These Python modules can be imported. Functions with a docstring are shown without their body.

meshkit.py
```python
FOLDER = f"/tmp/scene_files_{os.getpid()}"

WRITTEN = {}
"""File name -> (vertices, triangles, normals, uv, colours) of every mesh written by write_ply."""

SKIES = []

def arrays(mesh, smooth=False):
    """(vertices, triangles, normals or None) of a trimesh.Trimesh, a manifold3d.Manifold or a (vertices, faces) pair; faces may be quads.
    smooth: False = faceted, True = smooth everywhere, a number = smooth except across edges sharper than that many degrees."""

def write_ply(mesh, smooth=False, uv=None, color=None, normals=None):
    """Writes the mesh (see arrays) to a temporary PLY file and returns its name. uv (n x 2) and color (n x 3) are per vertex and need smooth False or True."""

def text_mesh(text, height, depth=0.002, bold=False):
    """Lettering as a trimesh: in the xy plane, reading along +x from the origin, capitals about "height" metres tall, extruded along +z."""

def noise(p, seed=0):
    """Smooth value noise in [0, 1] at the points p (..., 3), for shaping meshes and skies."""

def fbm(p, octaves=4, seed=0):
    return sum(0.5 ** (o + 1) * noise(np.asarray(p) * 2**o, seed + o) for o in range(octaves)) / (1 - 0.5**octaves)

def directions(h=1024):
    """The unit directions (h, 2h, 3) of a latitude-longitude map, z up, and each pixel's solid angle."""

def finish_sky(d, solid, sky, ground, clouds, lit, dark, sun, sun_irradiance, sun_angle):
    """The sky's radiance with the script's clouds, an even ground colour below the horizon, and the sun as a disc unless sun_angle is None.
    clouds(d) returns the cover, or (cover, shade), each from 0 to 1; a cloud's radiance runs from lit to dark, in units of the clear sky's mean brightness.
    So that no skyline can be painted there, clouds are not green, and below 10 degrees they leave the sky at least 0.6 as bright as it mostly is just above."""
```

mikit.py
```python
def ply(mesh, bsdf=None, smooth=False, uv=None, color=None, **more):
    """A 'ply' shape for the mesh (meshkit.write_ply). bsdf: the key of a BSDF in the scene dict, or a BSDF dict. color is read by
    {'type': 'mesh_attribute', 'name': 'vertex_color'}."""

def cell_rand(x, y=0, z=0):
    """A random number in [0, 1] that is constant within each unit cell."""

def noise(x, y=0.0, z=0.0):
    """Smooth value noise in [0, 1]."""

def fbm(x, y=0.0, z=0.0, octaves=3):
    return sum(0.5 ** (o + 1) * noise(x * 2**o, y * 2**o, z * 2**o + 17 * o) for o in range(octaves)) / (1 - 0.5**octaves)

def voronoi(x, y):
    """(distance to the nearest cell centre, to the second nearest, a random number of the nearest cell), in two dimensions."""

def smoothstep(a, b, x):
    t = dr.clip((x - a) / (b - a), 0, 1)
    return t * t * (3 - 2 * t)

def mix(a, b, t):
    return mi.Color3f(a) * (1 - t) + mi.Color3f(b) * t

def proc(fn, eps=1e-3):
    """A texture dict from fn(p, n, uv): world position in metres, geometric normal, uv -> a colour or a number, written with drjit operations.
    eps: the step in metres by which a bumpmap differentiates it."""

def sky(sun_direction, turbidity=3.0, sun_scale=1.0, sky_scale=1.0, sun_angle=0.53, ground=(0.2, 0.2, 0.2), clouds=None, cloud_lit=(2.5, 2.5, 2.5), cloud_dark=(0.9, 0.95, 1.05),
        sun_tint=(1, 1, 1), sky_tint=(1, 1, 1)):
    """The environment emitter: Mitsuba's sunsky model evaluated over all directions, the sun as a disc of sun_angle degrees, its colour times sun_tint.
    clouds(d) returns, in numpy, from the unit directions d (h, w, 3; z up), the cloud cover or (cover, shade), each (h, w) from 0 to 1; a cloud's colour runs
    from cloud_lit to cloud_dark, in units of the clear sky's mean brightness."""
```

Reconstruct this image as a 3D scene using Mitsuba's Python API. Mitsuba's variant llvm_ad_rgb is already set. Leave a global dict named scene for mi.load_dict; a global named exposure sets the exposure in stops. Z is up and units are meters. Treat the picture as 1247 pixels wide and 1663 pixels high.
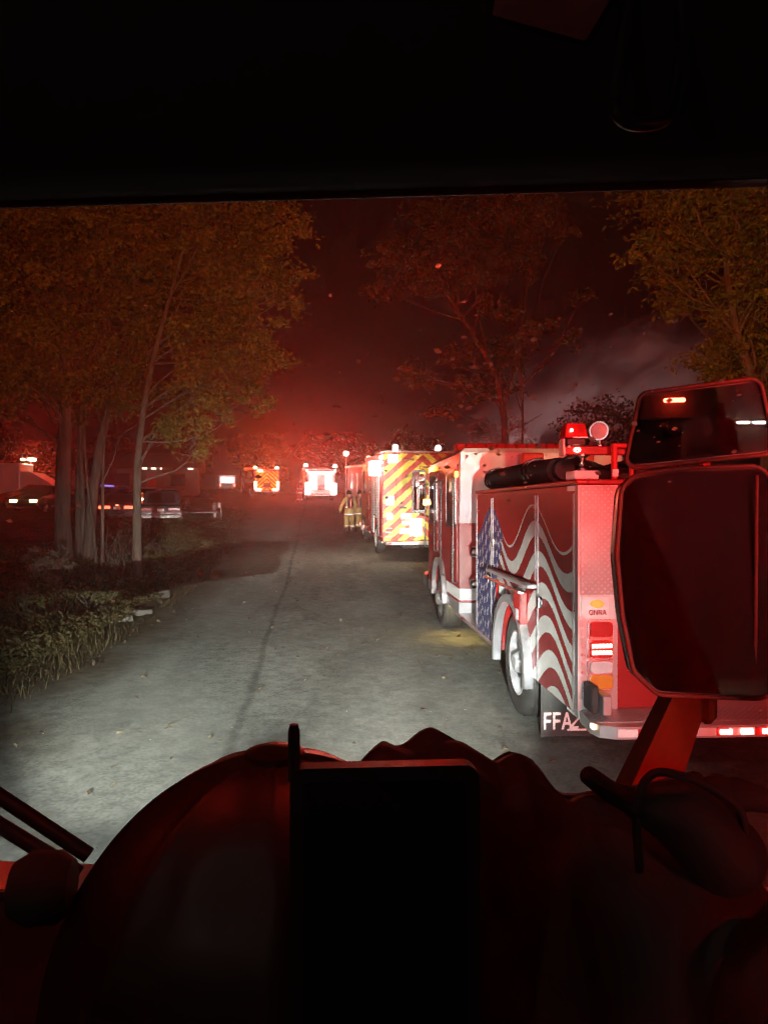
import math
import numpy as np
import trimesh
import manifold3d as m3
import shapely
import shapely.geometry as sg
import drjit as dr
import mitsuba as mi
import mikit
import meshkit
from mikit import ply, proc, noise, fbm, voronoi, cell_rand, smoothstep, mix

# ------------------------------------------------------------------ camera, sky, air, lights, exposure
T4 = mi.ScalarTransform4f
exposure = 0.0
EYE = np.array([0.0, 0.0, 2.08])
YAW, PITCH = math.radians(3.7), math.radians(-0.4)
LOOK = EYE + np.array([math.sin(YAW), math.cos(YAW), math.tan(PITCH)])
scene, labels = {}, {}
HAZE = 0.0054
scene['air'] = {'type': 'homogeneous', 'albedo': {'type': 'rgb', 'value': [0.95, 0.95, 0.95]}, 'sigma_t': HAZE,
                'phase': {'type': 'hg', 'g': 0.91}}
scene['camera'] = {'type': 'perspective', 'fov': 2 * math.degrees(math.atan(623.5 / 1200.0)), 'fov_axis': 'x',
                   'near_clip': 0.02, 'far_clip': 2000.0,
                   'to_world': T4().look_at(origin=EYE.tolist(), target=LOOK.tolist(), up=[0, 0, 1]),
                   'medium': {'type': 'ref', 'id': 'air'}}
SKY = mikit.sky([0.3, -0.9, 0.06], turbidity=3, sun_scale=0.0, sky_scale=0.012, sky_tint=(2.4, 0.10, 0.42))
SKY['sampling_weight'] = 0.3
scene['night_sky'] = SKY

# lamps that stand in or on our own truck (outside the frame): two low beams, two brow fills added for the near road, two high beams, and the roof light bar (built with the truck)
BROW_FILL = (30.0, 34.0, 32.0)
LOW_BEAM = (92.0, 104.0, 98.0)
DRIVING_LAMP = (2150.0, 2250.0, 2020.0)
HIGH_BEAM = (11000.0, 11000.0, 9400.0)
HIGH_BEAM_RIGHT = (2300.0, 2250.0, 1900.0)
RED_BAR = (2300.0, 110.0, 95.0)
REAR_RED = (3900.0, 95.0, 72.0)
WARM_TREE_FILL = (10500.0, 2700.0, 340.0)
REAR_HEADLAMP = (800.0, 770.0, 700.0)
FLECK_FILL = (64.0, 2.4, 1.2)
CAB_FILL = (120.0, 84.0, 70.0)


# our truck stands turned a little to the right of the camera's view
CAB_YAW = math.radians(-7.6)


def CAB_AT(x, y, z):
    return (x * math.cos(CAB_YAW) - y * math.sin(CAB_YAW), x * math.sin(CAB_YAW) + y * math.cos(CAB_YAW), z)


def spot(key, pos, target, value, cutoff, beam, weight=1.0):
    scene[key] = {'type': 'spot', 'to_world': T4().look_at(origin=list(pos), target=list(target), up=[0, 0, 1]),
                  'intensity': {'type': 'rgb', 'value': list(value)}, 'cutoff_angle': cutoff, 'beam_width': beam, 'sampling_weight': weight}


for i, hx in enumerate((-1.5, 0.45)):
    p = CAB_AT(hx, 1.42, 1.0)
    spot('low_beam_lamp_%03d' % i, p, (p[0] + (-.6, -.3)[i], 11.0, 0.1), LOW_BEAM, 30.0, 2.0, 1.6)
    spot('driving_lamp_%03d' % i, p, (p[0] + (-1.7, .2)[i], 24.0, 0.45), DRIVING_LAMP, 16.0, 1.0, 2.0)
    q = CAB_AT((-1.3, -.2)[i], 0.9, 2.66)
    spot('brow_fill_%03d' % i, q, (q[0] - (1.35, .7)[i], 8.0, 0.0), BROW_FILL, 40.0, 6.0, 2.0)
p = CAB_AT(-1.5, 1.42, 1.0)
spot('high_beam_lamp', p, (-3.2, 64.0, 3.7), HIGH_BEAM, 5.6, 1.6, 2.0)
spot('high_beam_lamp_001', p, (1.9, 23.0, 2.0), HIGH_BEAM_RIGHT, 5.5, 2.6, 2.0)

# ------------------------------------------------------------------ helpers
MATS = {}


def mat(key, d):
    scene['mat_' + key] = d
    return key


def rgb(*v):
    return {'type': 'rgb', 'value': list(v)}


def two(d):
    return {'type': 'twosided', 'bsdf': d}


def thing(name, label, cat, M=None, group=None, kind=None):
    key, n = name, 0
    while key in labels:
        n += 1
        key = '%s_%03d' % (name, n)
    labels[key] = {'label': label, 'category': cat}
    if group:
        labels[key]['group'] = group
    if kind:
        labels[key]['kind'] = kind
    MATS[key] = np.eye(4) if M is None else M
    return key


def root_of(k):
    return k.split('__')[0]


def put(parent, name, mesh, bsdf, smooth=False, uv=None, color=None, label=None, emit=None, weight=0.3, kind=None, **more):
    """One mesh as a part of its parent (or, with name None, as the thing itself)."""
    if name is None:
        key = parent
    else:
        base = parent + '__' + name
        key, n = base, 0
        while key in scene:
            n += 1
            key = '%s_%03d' % (base, n)
    M = MATS.get(root_of(parent))
    if hasattr(mesh, 'to_mesh'):
        mm = mesh.to_mesh()
        mesh = trimesh.Trimesh(mm.vert_properties[:, :3], mm.tri_verts, process=False)
    mesh = mesh.copy()
    if M is not None and not np.allclose(M, np.eye(4)):
        mesh.apply_transform(M)
    d = ply(mesh, 'mat_' + bsdf, smooth=smooth, uv=uv, color=color, **more)
    if emit is not None:
        d['emitter'] = {'type': 'area', 'radiance': rgb(*emit), 'sampling_weight': weight}
    scene[key] = d
    if label or kind:
        labels.setdefault(key, {})
        if label:
            labels[key]['label'] = label
        if kind:
            labels[key]['kind'] = kind
    return key


def structure(name, mesh, bsdf, label, **k):
    labels[name] = {'label': label, 'kind': 'structure'}
    MATS[name] = np.eye(4)
    put(name, None, mesh, bsdf, **k)


def bx(x0, x1, y0, y1, z0, z1, b=0.0):
    c = np.array([[x, y, z] for x in (x0, x1) for y in (y0, y1) for z in (z0, z1)], float)
    if b <= 0:
        m = trimesh.creation.box(extents=[x1 - x0, y1 - y0, z1 - z0])
        m.apply_translation([(x0 + x1) / 2, (y0 + y1) / 2, (z0 + z1) / 2])
        return m
    ctr = c.mean(0)
    pts = []
    for p in c:
        s = np.sign(ctr - p)
        for a in range(3):
            q = p.copy()
            for o in range(3):
                if o != a:
                    q[o] += s[o] * b
            pts.append(q)
    return trimesh.convex.convex_hull(np.array(pts))


def hull(pts):
    return trimesh.convex.convex_hull(np.array(pts, float))


def cat(*ms):
    out = []
    for m in ms:
        out += list(m) if isinstance(m, (list, tuple)) else [m]
    return trimesh.util.concatenate(out)


def tube(points, r, sides=8, cap=True):
    p = np.asarray(points, float)
    rr = np.broadcast_to(np.asarray(r, float), (len(p),))
    t = np.gradient(p, axis=0)
    t /= np.linalg.norm(t, axis=1, keepdims=True) + 1e-12
    ref = np.array([0, 0, 1.0]) if abs(t[:, 2]).mean() < 0.8 else np.array([1.0, 0, 0])
    a = np.cross(t, ref)
    a /= np.linalg.norm(a, axis=1, keepdims=True) + 1e-12
    b = np.cross(t, a)
    ang = np.arange(sides) * 2 * np.pi / sides
    v = (p[:, None] + rr[:, None, None] * (np.cos(ang)[None, :, None] * a[:, None] + np.sin(ang)[None, :, None] * b[:, None])).reshape(-1, 3)
    f = []
    for i in range(len(p) - 1):
        for j in range(sides):
            k = (j + 1) % sides
            q = (i * sides + j, i * sides + k, (i + 1) * sides + k, (i + 1) * sides + j)
            f += [(q[0], q[2], q[1]), (q[0], q[3], q[2])]
    if cap:
        n = len(v)
        v = np.vstack([v, p[:1], p[-1:]])
        e = (len(p) - 1) * sides
        for j in range(sides):
            k = (j + 1) % sides
            f += [(n, j, k), (n + 1, e + k, e + j)]
    m = trimesh.Trimesh(v, np.array(f), process=False)
    return m


def smooth_line(pts, n=6):
    """Catmull-Rom through the points."""
    p = np.asarray(pts, float)
    p = np.vstack([2 * p[0] - p[1], p, 2 * p[-1] - p[-2]])
    out = []
    for i in range(1, len(p) - 2):
        for t in np.linspace(0, 1, n, endpoint=False):
            a, b, c, d = p[i - 1], p[i], p[i + 1], p[i + 2]
            out.append(0.5 * (2 * b + (c - a) * t + (2 * a - 5 * b + 4 * c - d) * t * t + (3 * b - a - 3 * c + d) * t ** 3))
    out.append(p[-2])
    return np.array(out)


def lathe(profile, axis='z', at=(0, 0, 0), n=32):
    """profile: (radius, height) pairs."""
    m = trimesh.creation.revolve(np.array(profile, float), sections=n)
    if m.is_watertight and m.volume < 0:
        m.invert()
    if axis == 'x':
        m.apply_transform(trimesh.transformations.rotation_matrix(math.pi / 2, [0, 1, 0]))
    if axis == 'y':
        m.apply_transform(trimesh.transformations.rotation_matrix(-math.pi / 2, [1, 0, 0]))
    m.apply_translation(at)
    return m


def prism(poly, d, plane='xz', at=0.0):
    """The shapely polygon extruded d metres: plane xz -> along +y from y=at; yz -> along +x from x=at; xy -> along +z from z=at."""
    m = trimesh.creation.extrude_polygon(poly, d, engine='earcut')
    v = m.vertices.copy()
    if plane == 'xz':
        m.vertices = np.stack([v[:, 0], at + v[:, 2], v[:, 1]], 1)
        m.invert()
    elif plane == 'yz':
        m.vertices = np.stack([at + v[:, 2], v[:, 0], v[:, 1]], 1)
    else:
        m.vertices = v + [0, 0, at]
    return m


def rrect(x0, x1, z0, z1, r):
    return sg.box(x0 + r, z0 + r, x1 - r, z1 - r).buffer(r, quad_segs=5)


def M_of(x, y, z, yaw=0.0, pitch=0.0):
    R = trimesh.transformations
    return R.translation_matrix([x, y, z]) @ R.rotation_matrix(math.radians(yaw), [0, 0, 1]) @ R.rotation_matrix(math.radians(pitch), [1, 0, 0])


def lamp(parent, name, mesh, color, weight=0.3, bsdf='lens_clear', label=None, boost=1.0, **k):
    power = float(np.mean(color)) * float(mesh.area)
    return put(parent, name, mesh, bsdf, emit=color, weight=max(.004, min(4.0, .02 * power)) * boost, label=label, **k)


# ------------------------------------------------------------------ materials
mat('red_paint', two({'type': 'principled', 'base_color': rgb(.28, .010, .010), 'roughness': .28, 'clearcoat': .7, 'clearcoat_gloss': .9}))
mat('dark_red_paint', two({'type': 'principled', 'base_color': rgb(.22, .010, .010), 'roughness': .3, 'clearcoat': .6}))
mat('white_paint', two({'type': 'principled', 'base_color': rgb(.72, .72, .70), 'roughness': .3, 'clearcoat': .5}))
mat('reflective_white', two({'type': 'principled', 'base_color': rgb(.82, .82, .80), 'roughness': .4}))
mat('reflective_red', two({'type': 'principled', 'base_color': rgb(.5, .02, .02), 'roughness': .35}))
mat('reflective_yellow', two({'type': 'principled', 'base_color': rgb(.75, .72, .12), 'roughness': .4}))
mat('chrome', two({'type': 'roughconductor', 'alpha': .12, 'specular_reflectance': rgb(.82, .82, .84)}))
mat('steel', two({'type': 'principled', 'base_color': rgb(.5, .5, .51), 'metallic': .85, 'roughness': .38}))
mat('polished_rim', two({'type': 'principled', 'base_color': rgb(.72, .72, .73), 'metallic': .6, 'roughness': .3}))
mat('rust', two({'type': 'diffuse', 'reflectance': rgb(.10, .028, .016)}))
mat('dark_steel', two({'type': 'principled', 'base_color': rgb(.12, .12, .12), 'metallic': .5, 'roughness': .45}))
mat('rubber', two({'type': 'principled', 'base_color': rgb(.025, .024, .023), 'roughness': .7}))
mat('black_plastic', two({'type': 'principled', 'base_color': rgb(.02, .02, .02), 'roughness': .38}))
mat('matte_black', two({'type': 'principled', 'base_color': rgb(.015, .014, .014), 'roughness': .8}))
mat('dark_glass', two({'type': 'principled', 'base_color': rgb(.012, .012, .014), 'roughness': .05, 'specular': .6}))
mat('mirror_glass', two({'type': 'conductor', 'specular_reflectance': rgb(.6, .55, .55)}))
mat('lens_red', two({'type': 'principled', 'base_color': rgb(.45, .01, .01), 'roughness': .12, 'clearcoat': .8}))
mat('lens_amber', two({'type': 'principled', 'base_color': rgb(.55, .2, .02), 'roughness': .12, 'clearcoat': .8}))
mat('lens_clear', two({'type': 'principled', 'base_color': rgb(.6, .6, .6), 'roughness': .12, 'clearcoat': .8}))
mat('lens_blue', two({'type': 'principled', 'base_color': rgb(.02, .04, .4), 'roughness': .12, 'clearcoat': .8}))
mat('yellow_cloth', two({'type': 'principled', 'base_color': rgb(.34, .23, .09), 'roughness': .9, 'sheen': .3}))
mat('dark_cloth', two({'type': 'principled', 'base_color': rgb(.028, .022, .020), 'roughness': .85, 'sheen': .4}))
mat('coat_cloth', two({'type': 'principled', 'base_color': rgb(.014, .009, .008), 'roughness': .75, 'sheen': .2}))
mat('skin', two({'type': 'principled', 'base_color': rgb(.45, .26, .18), 'roughness': .6}))
mat('helmet_shell', two({'type': 'principled', 'base_color': rgb(.011, .004, .003), 'roughness': .42, 'clearcoat': .15}))
mat('paper', two({'type': 'diffuse', 'reflectance': rgb(.75, .72, .68)}))
mat('mirror_rim', two({'type': 'principled', 'base_color': rgb(.16, .08, .065), 'roughness': .5}))
mat('arm_paint', two({'type': 'principled', 'base_color': rgb(.13, .030, .006), 'roughness': .7, 'specular': .15}))
mat('grey_trim', two({'type': 'principled', 'base_color': rgb(.16, .15, .15), 'roughness': .6}))
mat('bark', two({'type': 'bumpmap', 'arbitrary': proc(lambda p, n, uv: fbm(p.x * 22, p.y * 22, p.z * 4, 3)), 'scale': .02,
    'bsdf': {'type': 'diffuse', 'reflectance': proc(lambda p, n, uv: mix((.05, .038, .030), (.12, .095, .076), fbm(p.x * 12, p.y * 12, p.z * 2.5, 4)))}}))
mat('leaf', {'type': 'principledthin', 'base_color': {'type': 'mesh_attribute', 'name': 'vertex_color'}, 'roughness': .6, 'diff_trans': .7, 'spec_trans': 0.0, 'eta': 1.4})


def flag_color(p, n, uv):
    y, z = p.y, p.z
    s = z
    for _ in range(6):
        s = z - 0.19 * dr.cos((y - 6.42 - (s - 1.5) * 0.50) * (2 * math.pi / 1.75)) - 0.03 * dr.sin(y * 2.1 + 1.0)
    t = s / 0.268
    fr = t - dr.floor(t)
    grain = 0.9 + 0.2 * fbm(y * 14, z * 14, 3.0, 3)
    white = mi.Color3f(.38, .37, .355) * grain
    red = mi.Color3f(.14, .009, .010) * grain
    stripe = dr.select(fr < 0.5, white, red)
    body = mi.Color3f(.22, .008, .008)
    # canton with five-pointed stars
    cy, cz = (y + 0.35 * (z - 1.5)) / 0.155, (s + 0.02) / 0.135
    row = dr.floor(cz)
    cy = cy + dr.select(row - 2 * dr.floor(row / 2) > 0.5, 0.5, 0.0)
    u, v = (cy - dr.floor(cy) - 0.5) * 0.155, (cz - dr.floor(cz) - 0.5) * 0.135
    r, a = dr.sqrt(u * u + v * v), dr.atan2(u, v)
    k = 2 * math.pi / 5
    b = a - k * dr.floor(a / k + 0.5)
    star = r * dr.cos(dr.abs(b)) + dr.abs(r * dr.sin(dr.abs(b))) * 1.1 < 0.036
    star = r * (dr.cos(b) * 0.55 + dr.abs(dr.sin(b)) * 1.25) < 0.034
    union = dr.select(star, white, mi.Color3f(.035, .035, .11) * grain)
    edge = 7.92 + 0.10 * dr.sin(z * 6.0)
    c = dr.select(y > edge, union, stripe)
    return dr.select((s > 1.90) | (z > 2.10), body, c)


mat('flag_print', two({'type': 'principled', 'base_color': proc(flag_color), 'roughness': .32, 'clearcoat': .6, 'clearcoat_gloss': .9}))


def tread(p, n, uv):
    u, v = (uv.x + uv.y) * 21.0, (uv.x - uv.y) * 21.0
    iu, iv = dr.floor(u), dr.floor(v)
    fu, fv = u - iu - .5, v - iv - .5
    odd = (iu + iv) - 2 * dr.floor((iu + iv) / 2) > .5
    a, b = dr.select(odd, fu, fv), dr.select(odd, fv, fu)
    d = dr.square(a / .42) + dr.square(b / .16)
    return smoothstep(1.0, 0.3, d)


mat('treadplate', two({'type': 'bumpmap', 'arbitrary': proc(tread), 'scale': .009,
    'bsdf': {'type': 'principled', 'base_color': proc(lambda p, n, uv: mix((.40, .39, .38), (.68, .68, .68), tread(p, n, uv)) * (.85 + .3 * noise(uv.x * 7, uv.y * 7, 3.0))), 'metallic': .5, 'roughness': .36}}))


def chevron(p, n, uv):
    t = (uv.y - uv.x * 0.9) / 0.44
    fr = t - dr.floor(t)
    g = .9 + .2 * noise(uv.x * 9, uv.y * 9, 1.0)
    return dr.select(fr < .5, mi.Color3f(.80, .68, .06), mi.Color3f(.50, .05, .025)) * g


mat('chevron_print', two({'type': 'principled', 'base_color': proc(chevron), 'roughness': .4}))


def chevron_v(p, n, uv):
    t = (uv.y + dr.abs(uv.x - 1.22) * 0.9) / 0.36
    fr = t - dr.floor(t)
    return dr.select(fr < .56, mi.Color3f(.82, .74, .06), mi.Color3f(.50, .10, .02))


mat('chevron_peak_print', two({'type': 'principled', 'base_color': proc(chevron_v), 'roughness': .4}))


def road_left(y):
    return -3.62 - 0.9 * dr.clip((y - 18) / 20, 0, 1) - 0.085 * dr.maximum(y - 30, 0)


def road_color(p, n, uv):
    x, y = p.x, p.y
    big = fbm(x * .55, y * .22, 2.0, 4)
    fine = fbm(x * 9, y * 9, 5.0, 4)
    speck = noise(x * 46, y * 46, 1.0)
    long = fbm(x * 2.6, y * .16, 12.0, 4)
    c = mix((.115, .115, .105), (.205, .202, .184), smoothstep(.25, .75, big) * .4 + .35 * long + .25 * fine)
    c = c * (.74 + .46 * fine) * (.82 + .36 * speck)
    # tyre tracks: paler packed strips, and the dark seam that runs down the road
    wob = .10 * (noise(y * .35, 4.0, 0.0) - .5) + .05 * (noise(y * 2.5, 1.0, 0.0) - .5)
    for tx, wd in ((-2.35, .42), (0.62, .42)):
        t = dr.exp(-dr.square((x - tx - wob * 2) / wd))
        c = c * (1 + .22 * t * noise(x * 5, y * .7, 8.0))
    seam = smoothstep(.075, .01, dr.abs(x + 1.02 + (y - 10) * .028 + wob)) * smoothstep(.25, .55, noise(x * 3, y * 1.1, 11.0) + .25)
    c = c * (1 - .30 * seam)
    stain = smoothstep(.58, .74, fbm(x * 2.1, y * .8, 31.0, 4))
    c = c * (1 - .18 * stain)
    dirt = smoothstep(1.3, .1, x - road_left(y) + 1.1 * (fbm(x * .9, y * .9, 61.0, 3) - .5))
    c = c * (1 - dirt) + mi.Color3f(.085, .068, .048) * (.6 + .8 * fine) * dirt
    return c


mat('road_dirt', two({'type': 'bumpmap', 'arbitrary': proc(lambda p, n, uv: fbm(p.x * 14, p.y * 14, 3.0, 4) + .25 * noise(p.x * 60, p.y * 60, 1.0)), 'scale': .005,
    'bsdf': {'type': 'diffuse', 'reflectance': proc(road_color)}}))
mat('soil', two({'type': 'diffuse', 'reflectance': proc(lambda p, n, uv: mix((.035, .026, .018), (.11, .085, .06), fbm(p.x * 2.2, p.y * 2.2, p.z, 4)) * (.6 + .8 * noise(p.x * 17, p.y * 17, 2.0)))}))
mat('weed', {'type': 'principledthin', 'base_color': {'type': 'mesh_attribute', 'name': 'vertex_color'}, 'roughness': .7, 'diff_trans': .6, 'spec_trans': 0.0, 'eta': 1.4})
mat('plank', two({'type': 'principled', 'base_color': rgb(.10, .09, .08), 'roughness': .7}))
mat('siding', two({'type': 'principled', 'base_color': rgb(.55, .54, .51), 'roughness': .6}))
mat('roofing', two({'type': 'principled', 'base_color': rgb(.12, .10, .10), 'roughness': .8}))
mat('rock', two({'type': 'diffuse', 'reflectance': proc(lambda p, n, uv: mix((.05, .046, .04), (.125, .118, .105), fbm(p.x * 6, p.y * 6, p.z * 6, 4)))}))
mat('pane', {'type': 'blendbsdf', 'weight': .93, 'a': two({'type': 'principled', 'base_color': rgb(.03, .03, .03), 'roughness': .08}), 'b': {'type': 'null'}})
mat('fleck', two({'type': 'principled', 'base_color': rgb(.5, .4, .35), 'roughness': .7}))

# ------------------------------------------------------------------ the ground: level at our truck, climbing gently beyond it
EY = np.array([-400, -50, 12, 16, 23, 31, 34, 37, 40, 50, 62, 72, 88, 110, 160, 600.])
EZ = np.array([0, 0, 0, .08, .42, .80, 1.03, 1.27, 1.46, 2.03, 2.55, 3.08, 3.75, 4.2, 4.5, 5.0])
from scipy.interpolate import PchipInterpolator
PROFILE = PchipInterpolator(EY, EZ)


def xl(y):
    y = np.asarray(y, float)
    return -3.62 - 0.9 * np.clip((y - 18) / 20, 0, 1) - 0.085 * np.maximum(y - 30, 0)


def xr(y):
    y = np.asarray(y, float)
    return 5.2 - 0.085 * np.maximum(y - 30, 0)


def elev(x, y):
    """Ground height without the road's own ruts."""
    x, y = np.asarray(x, float), np.asarray(y, float)
    e = PROFILE(y)
    off = np.maximum(np.maximum(xl(y) - 0.9 - x, x - xr(y) - 0.9), 0)
    p = np.stack([x * .5, y * .5, x * 0], -1)
    lump = (meshkit.fbm(p, 3, 5) - .5) * 0.5 * np.clip(off / 1.5, 0, 1)
    bank = 0.16 * np.clip((xl(y) - 0.6 - x) / 2.0, 0, 1)
    hill = np.clip((off - 60) / 200, 0, 1) * 3.0
    return e + lump + bank + hill


def grid(xs, ys, zf):
    X, Y = np.meshgrid(xs, ys)
    Z = zf(X, Y)
    v = np.stack([X, Y, Z], -1).reshape(-1, 3)
    n, m = len(ys), len(xs)
    i, j = np.meshgrid(np.arange(n - 1), np.arange(m - 1), indexing='ij')
    a = (i * m + j).ravel()
    f = np.vstack([np.stack([a, a + 1, a + m + 1], 1), np.stack([a, a + m + 1, a + m], 1)])
    return trimesh.Trimesh(v, f, process=False)


xs = np.concatenate([np.linspace(-300, -40, 14)[:-1], np.linspace(-40, -14, 27)[:-1], np.linspace(-14, 14, 113)[:-1], np.linspace(14, 40, 27)[:-1], np.linspace(40, 300, 14)])
ys = np.concatenate([np.linspace(-100, -10, 10)[:-1], np.linspace(-10, 60, 281)[:-1], np.linspace(60, 120, 61)[:-1], np.linspace(120, 500, 20)])


def ground_z(X, Y):
    inside = np.clip(np.minimum(X - xl(Y), xr(Y) - X) / 0.5, 0, 1)
    return elev(X, Y) - 0.07 * inside


structure('ground', grid(xs, ys, ground_z), 'soil', 'dark bare soil and leaf litter beside the road', smooth=True)

# the road: a packed, patched surface with shallow ruts
rys = np.concatenate([np.linspace(-12, 30, 281)[:-1], np.linspace(30, 120, 181)])
ru = np.linspace(0, 1, 90)
U, V = np.meshgrid(ru, rys)
rag = .35 * (meshkit.fbm(np.stack([V * .8, V * 0, V * 0], -1), 4, 9) - .5) * (1 - U)
RX = xl(V) - .15 + rag + U * (xr(V) - xl(V) + .3)
rut = 0.022 * (meshkit.fbm(np.stack([RX * .9, V * .35, V * 0], -1), 4, 3) - .5) + 0.004 * (meshkit.fbm(np.stack([RX * 5, V * 5, V * 0], -1), 3, 4) - .5)
edge_fade = np.clip(np.minimum(U, 1 - U) / .04, 0, 1)
RZ = PROFILE(V) + .004 + rut * edge_fade - .012 * (1 - edge_fade)
n, m = U.shape
i, j = np.meshgrid(np.arange(n - 1), np.arange(m - 1), indexing='ij')
a = (i * m + j).ravel()
road = trimesh.Trimesh(np.stack([RX, V, RZ], -1).reshape(-1, 3), np.vstack([np.stack([a, a + 1, a + m + 1], 1), np.stack([a, a + m + 1, a + m], 1)]), process=False)
structure('road', road, 'road_dirt', 'pale packed dirt road with a dark seam and scattered litter', smooth=True)


RNG = np.random.default_rng(7)


# ------------------------------------------------------------------ leaves, trees, bushes, weeds
def leaf_mesh(centers, normals, dirs, size, aspect=.55, fold=.18):
    """One folded two-triangle leaf at each centre."""
    c, n, d = (np.asarray(v, float) for v in (centers, normals, dirs))
    d = d - n * (d * n).sum(1, keepdims=True)
    d /= np.linalg.norm(d, axis=1, keepdims=True) + 1e-9
    s = np.cross(n, d)
    L = np.broadcast_to(size, (len(c),))[:, None]
    base, tip = c - d * L * .5, c + d * L * .5
    mid = c + n * (-fold) * L * .3
    l, r = mid + s * L * aspect * .5 + n * fold * L, mid - s * L * aspect * .5 + n * fold * L
    v = np.stack([base, l, tip, r], 1).reshape(-1, 3)
    k = np.arange(len(c))[:, None] * 4
    f = np.stack([k + [0, 2, 1], k + [0, 3, 2]], 1).reshape(-1, 3)
    return trimesh.Trimesh(v, f, process=False)


def unit(v):
    return v / (np.linalg.norm(v, axis=-1, keepdims=True) + 1e-9)


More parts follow.
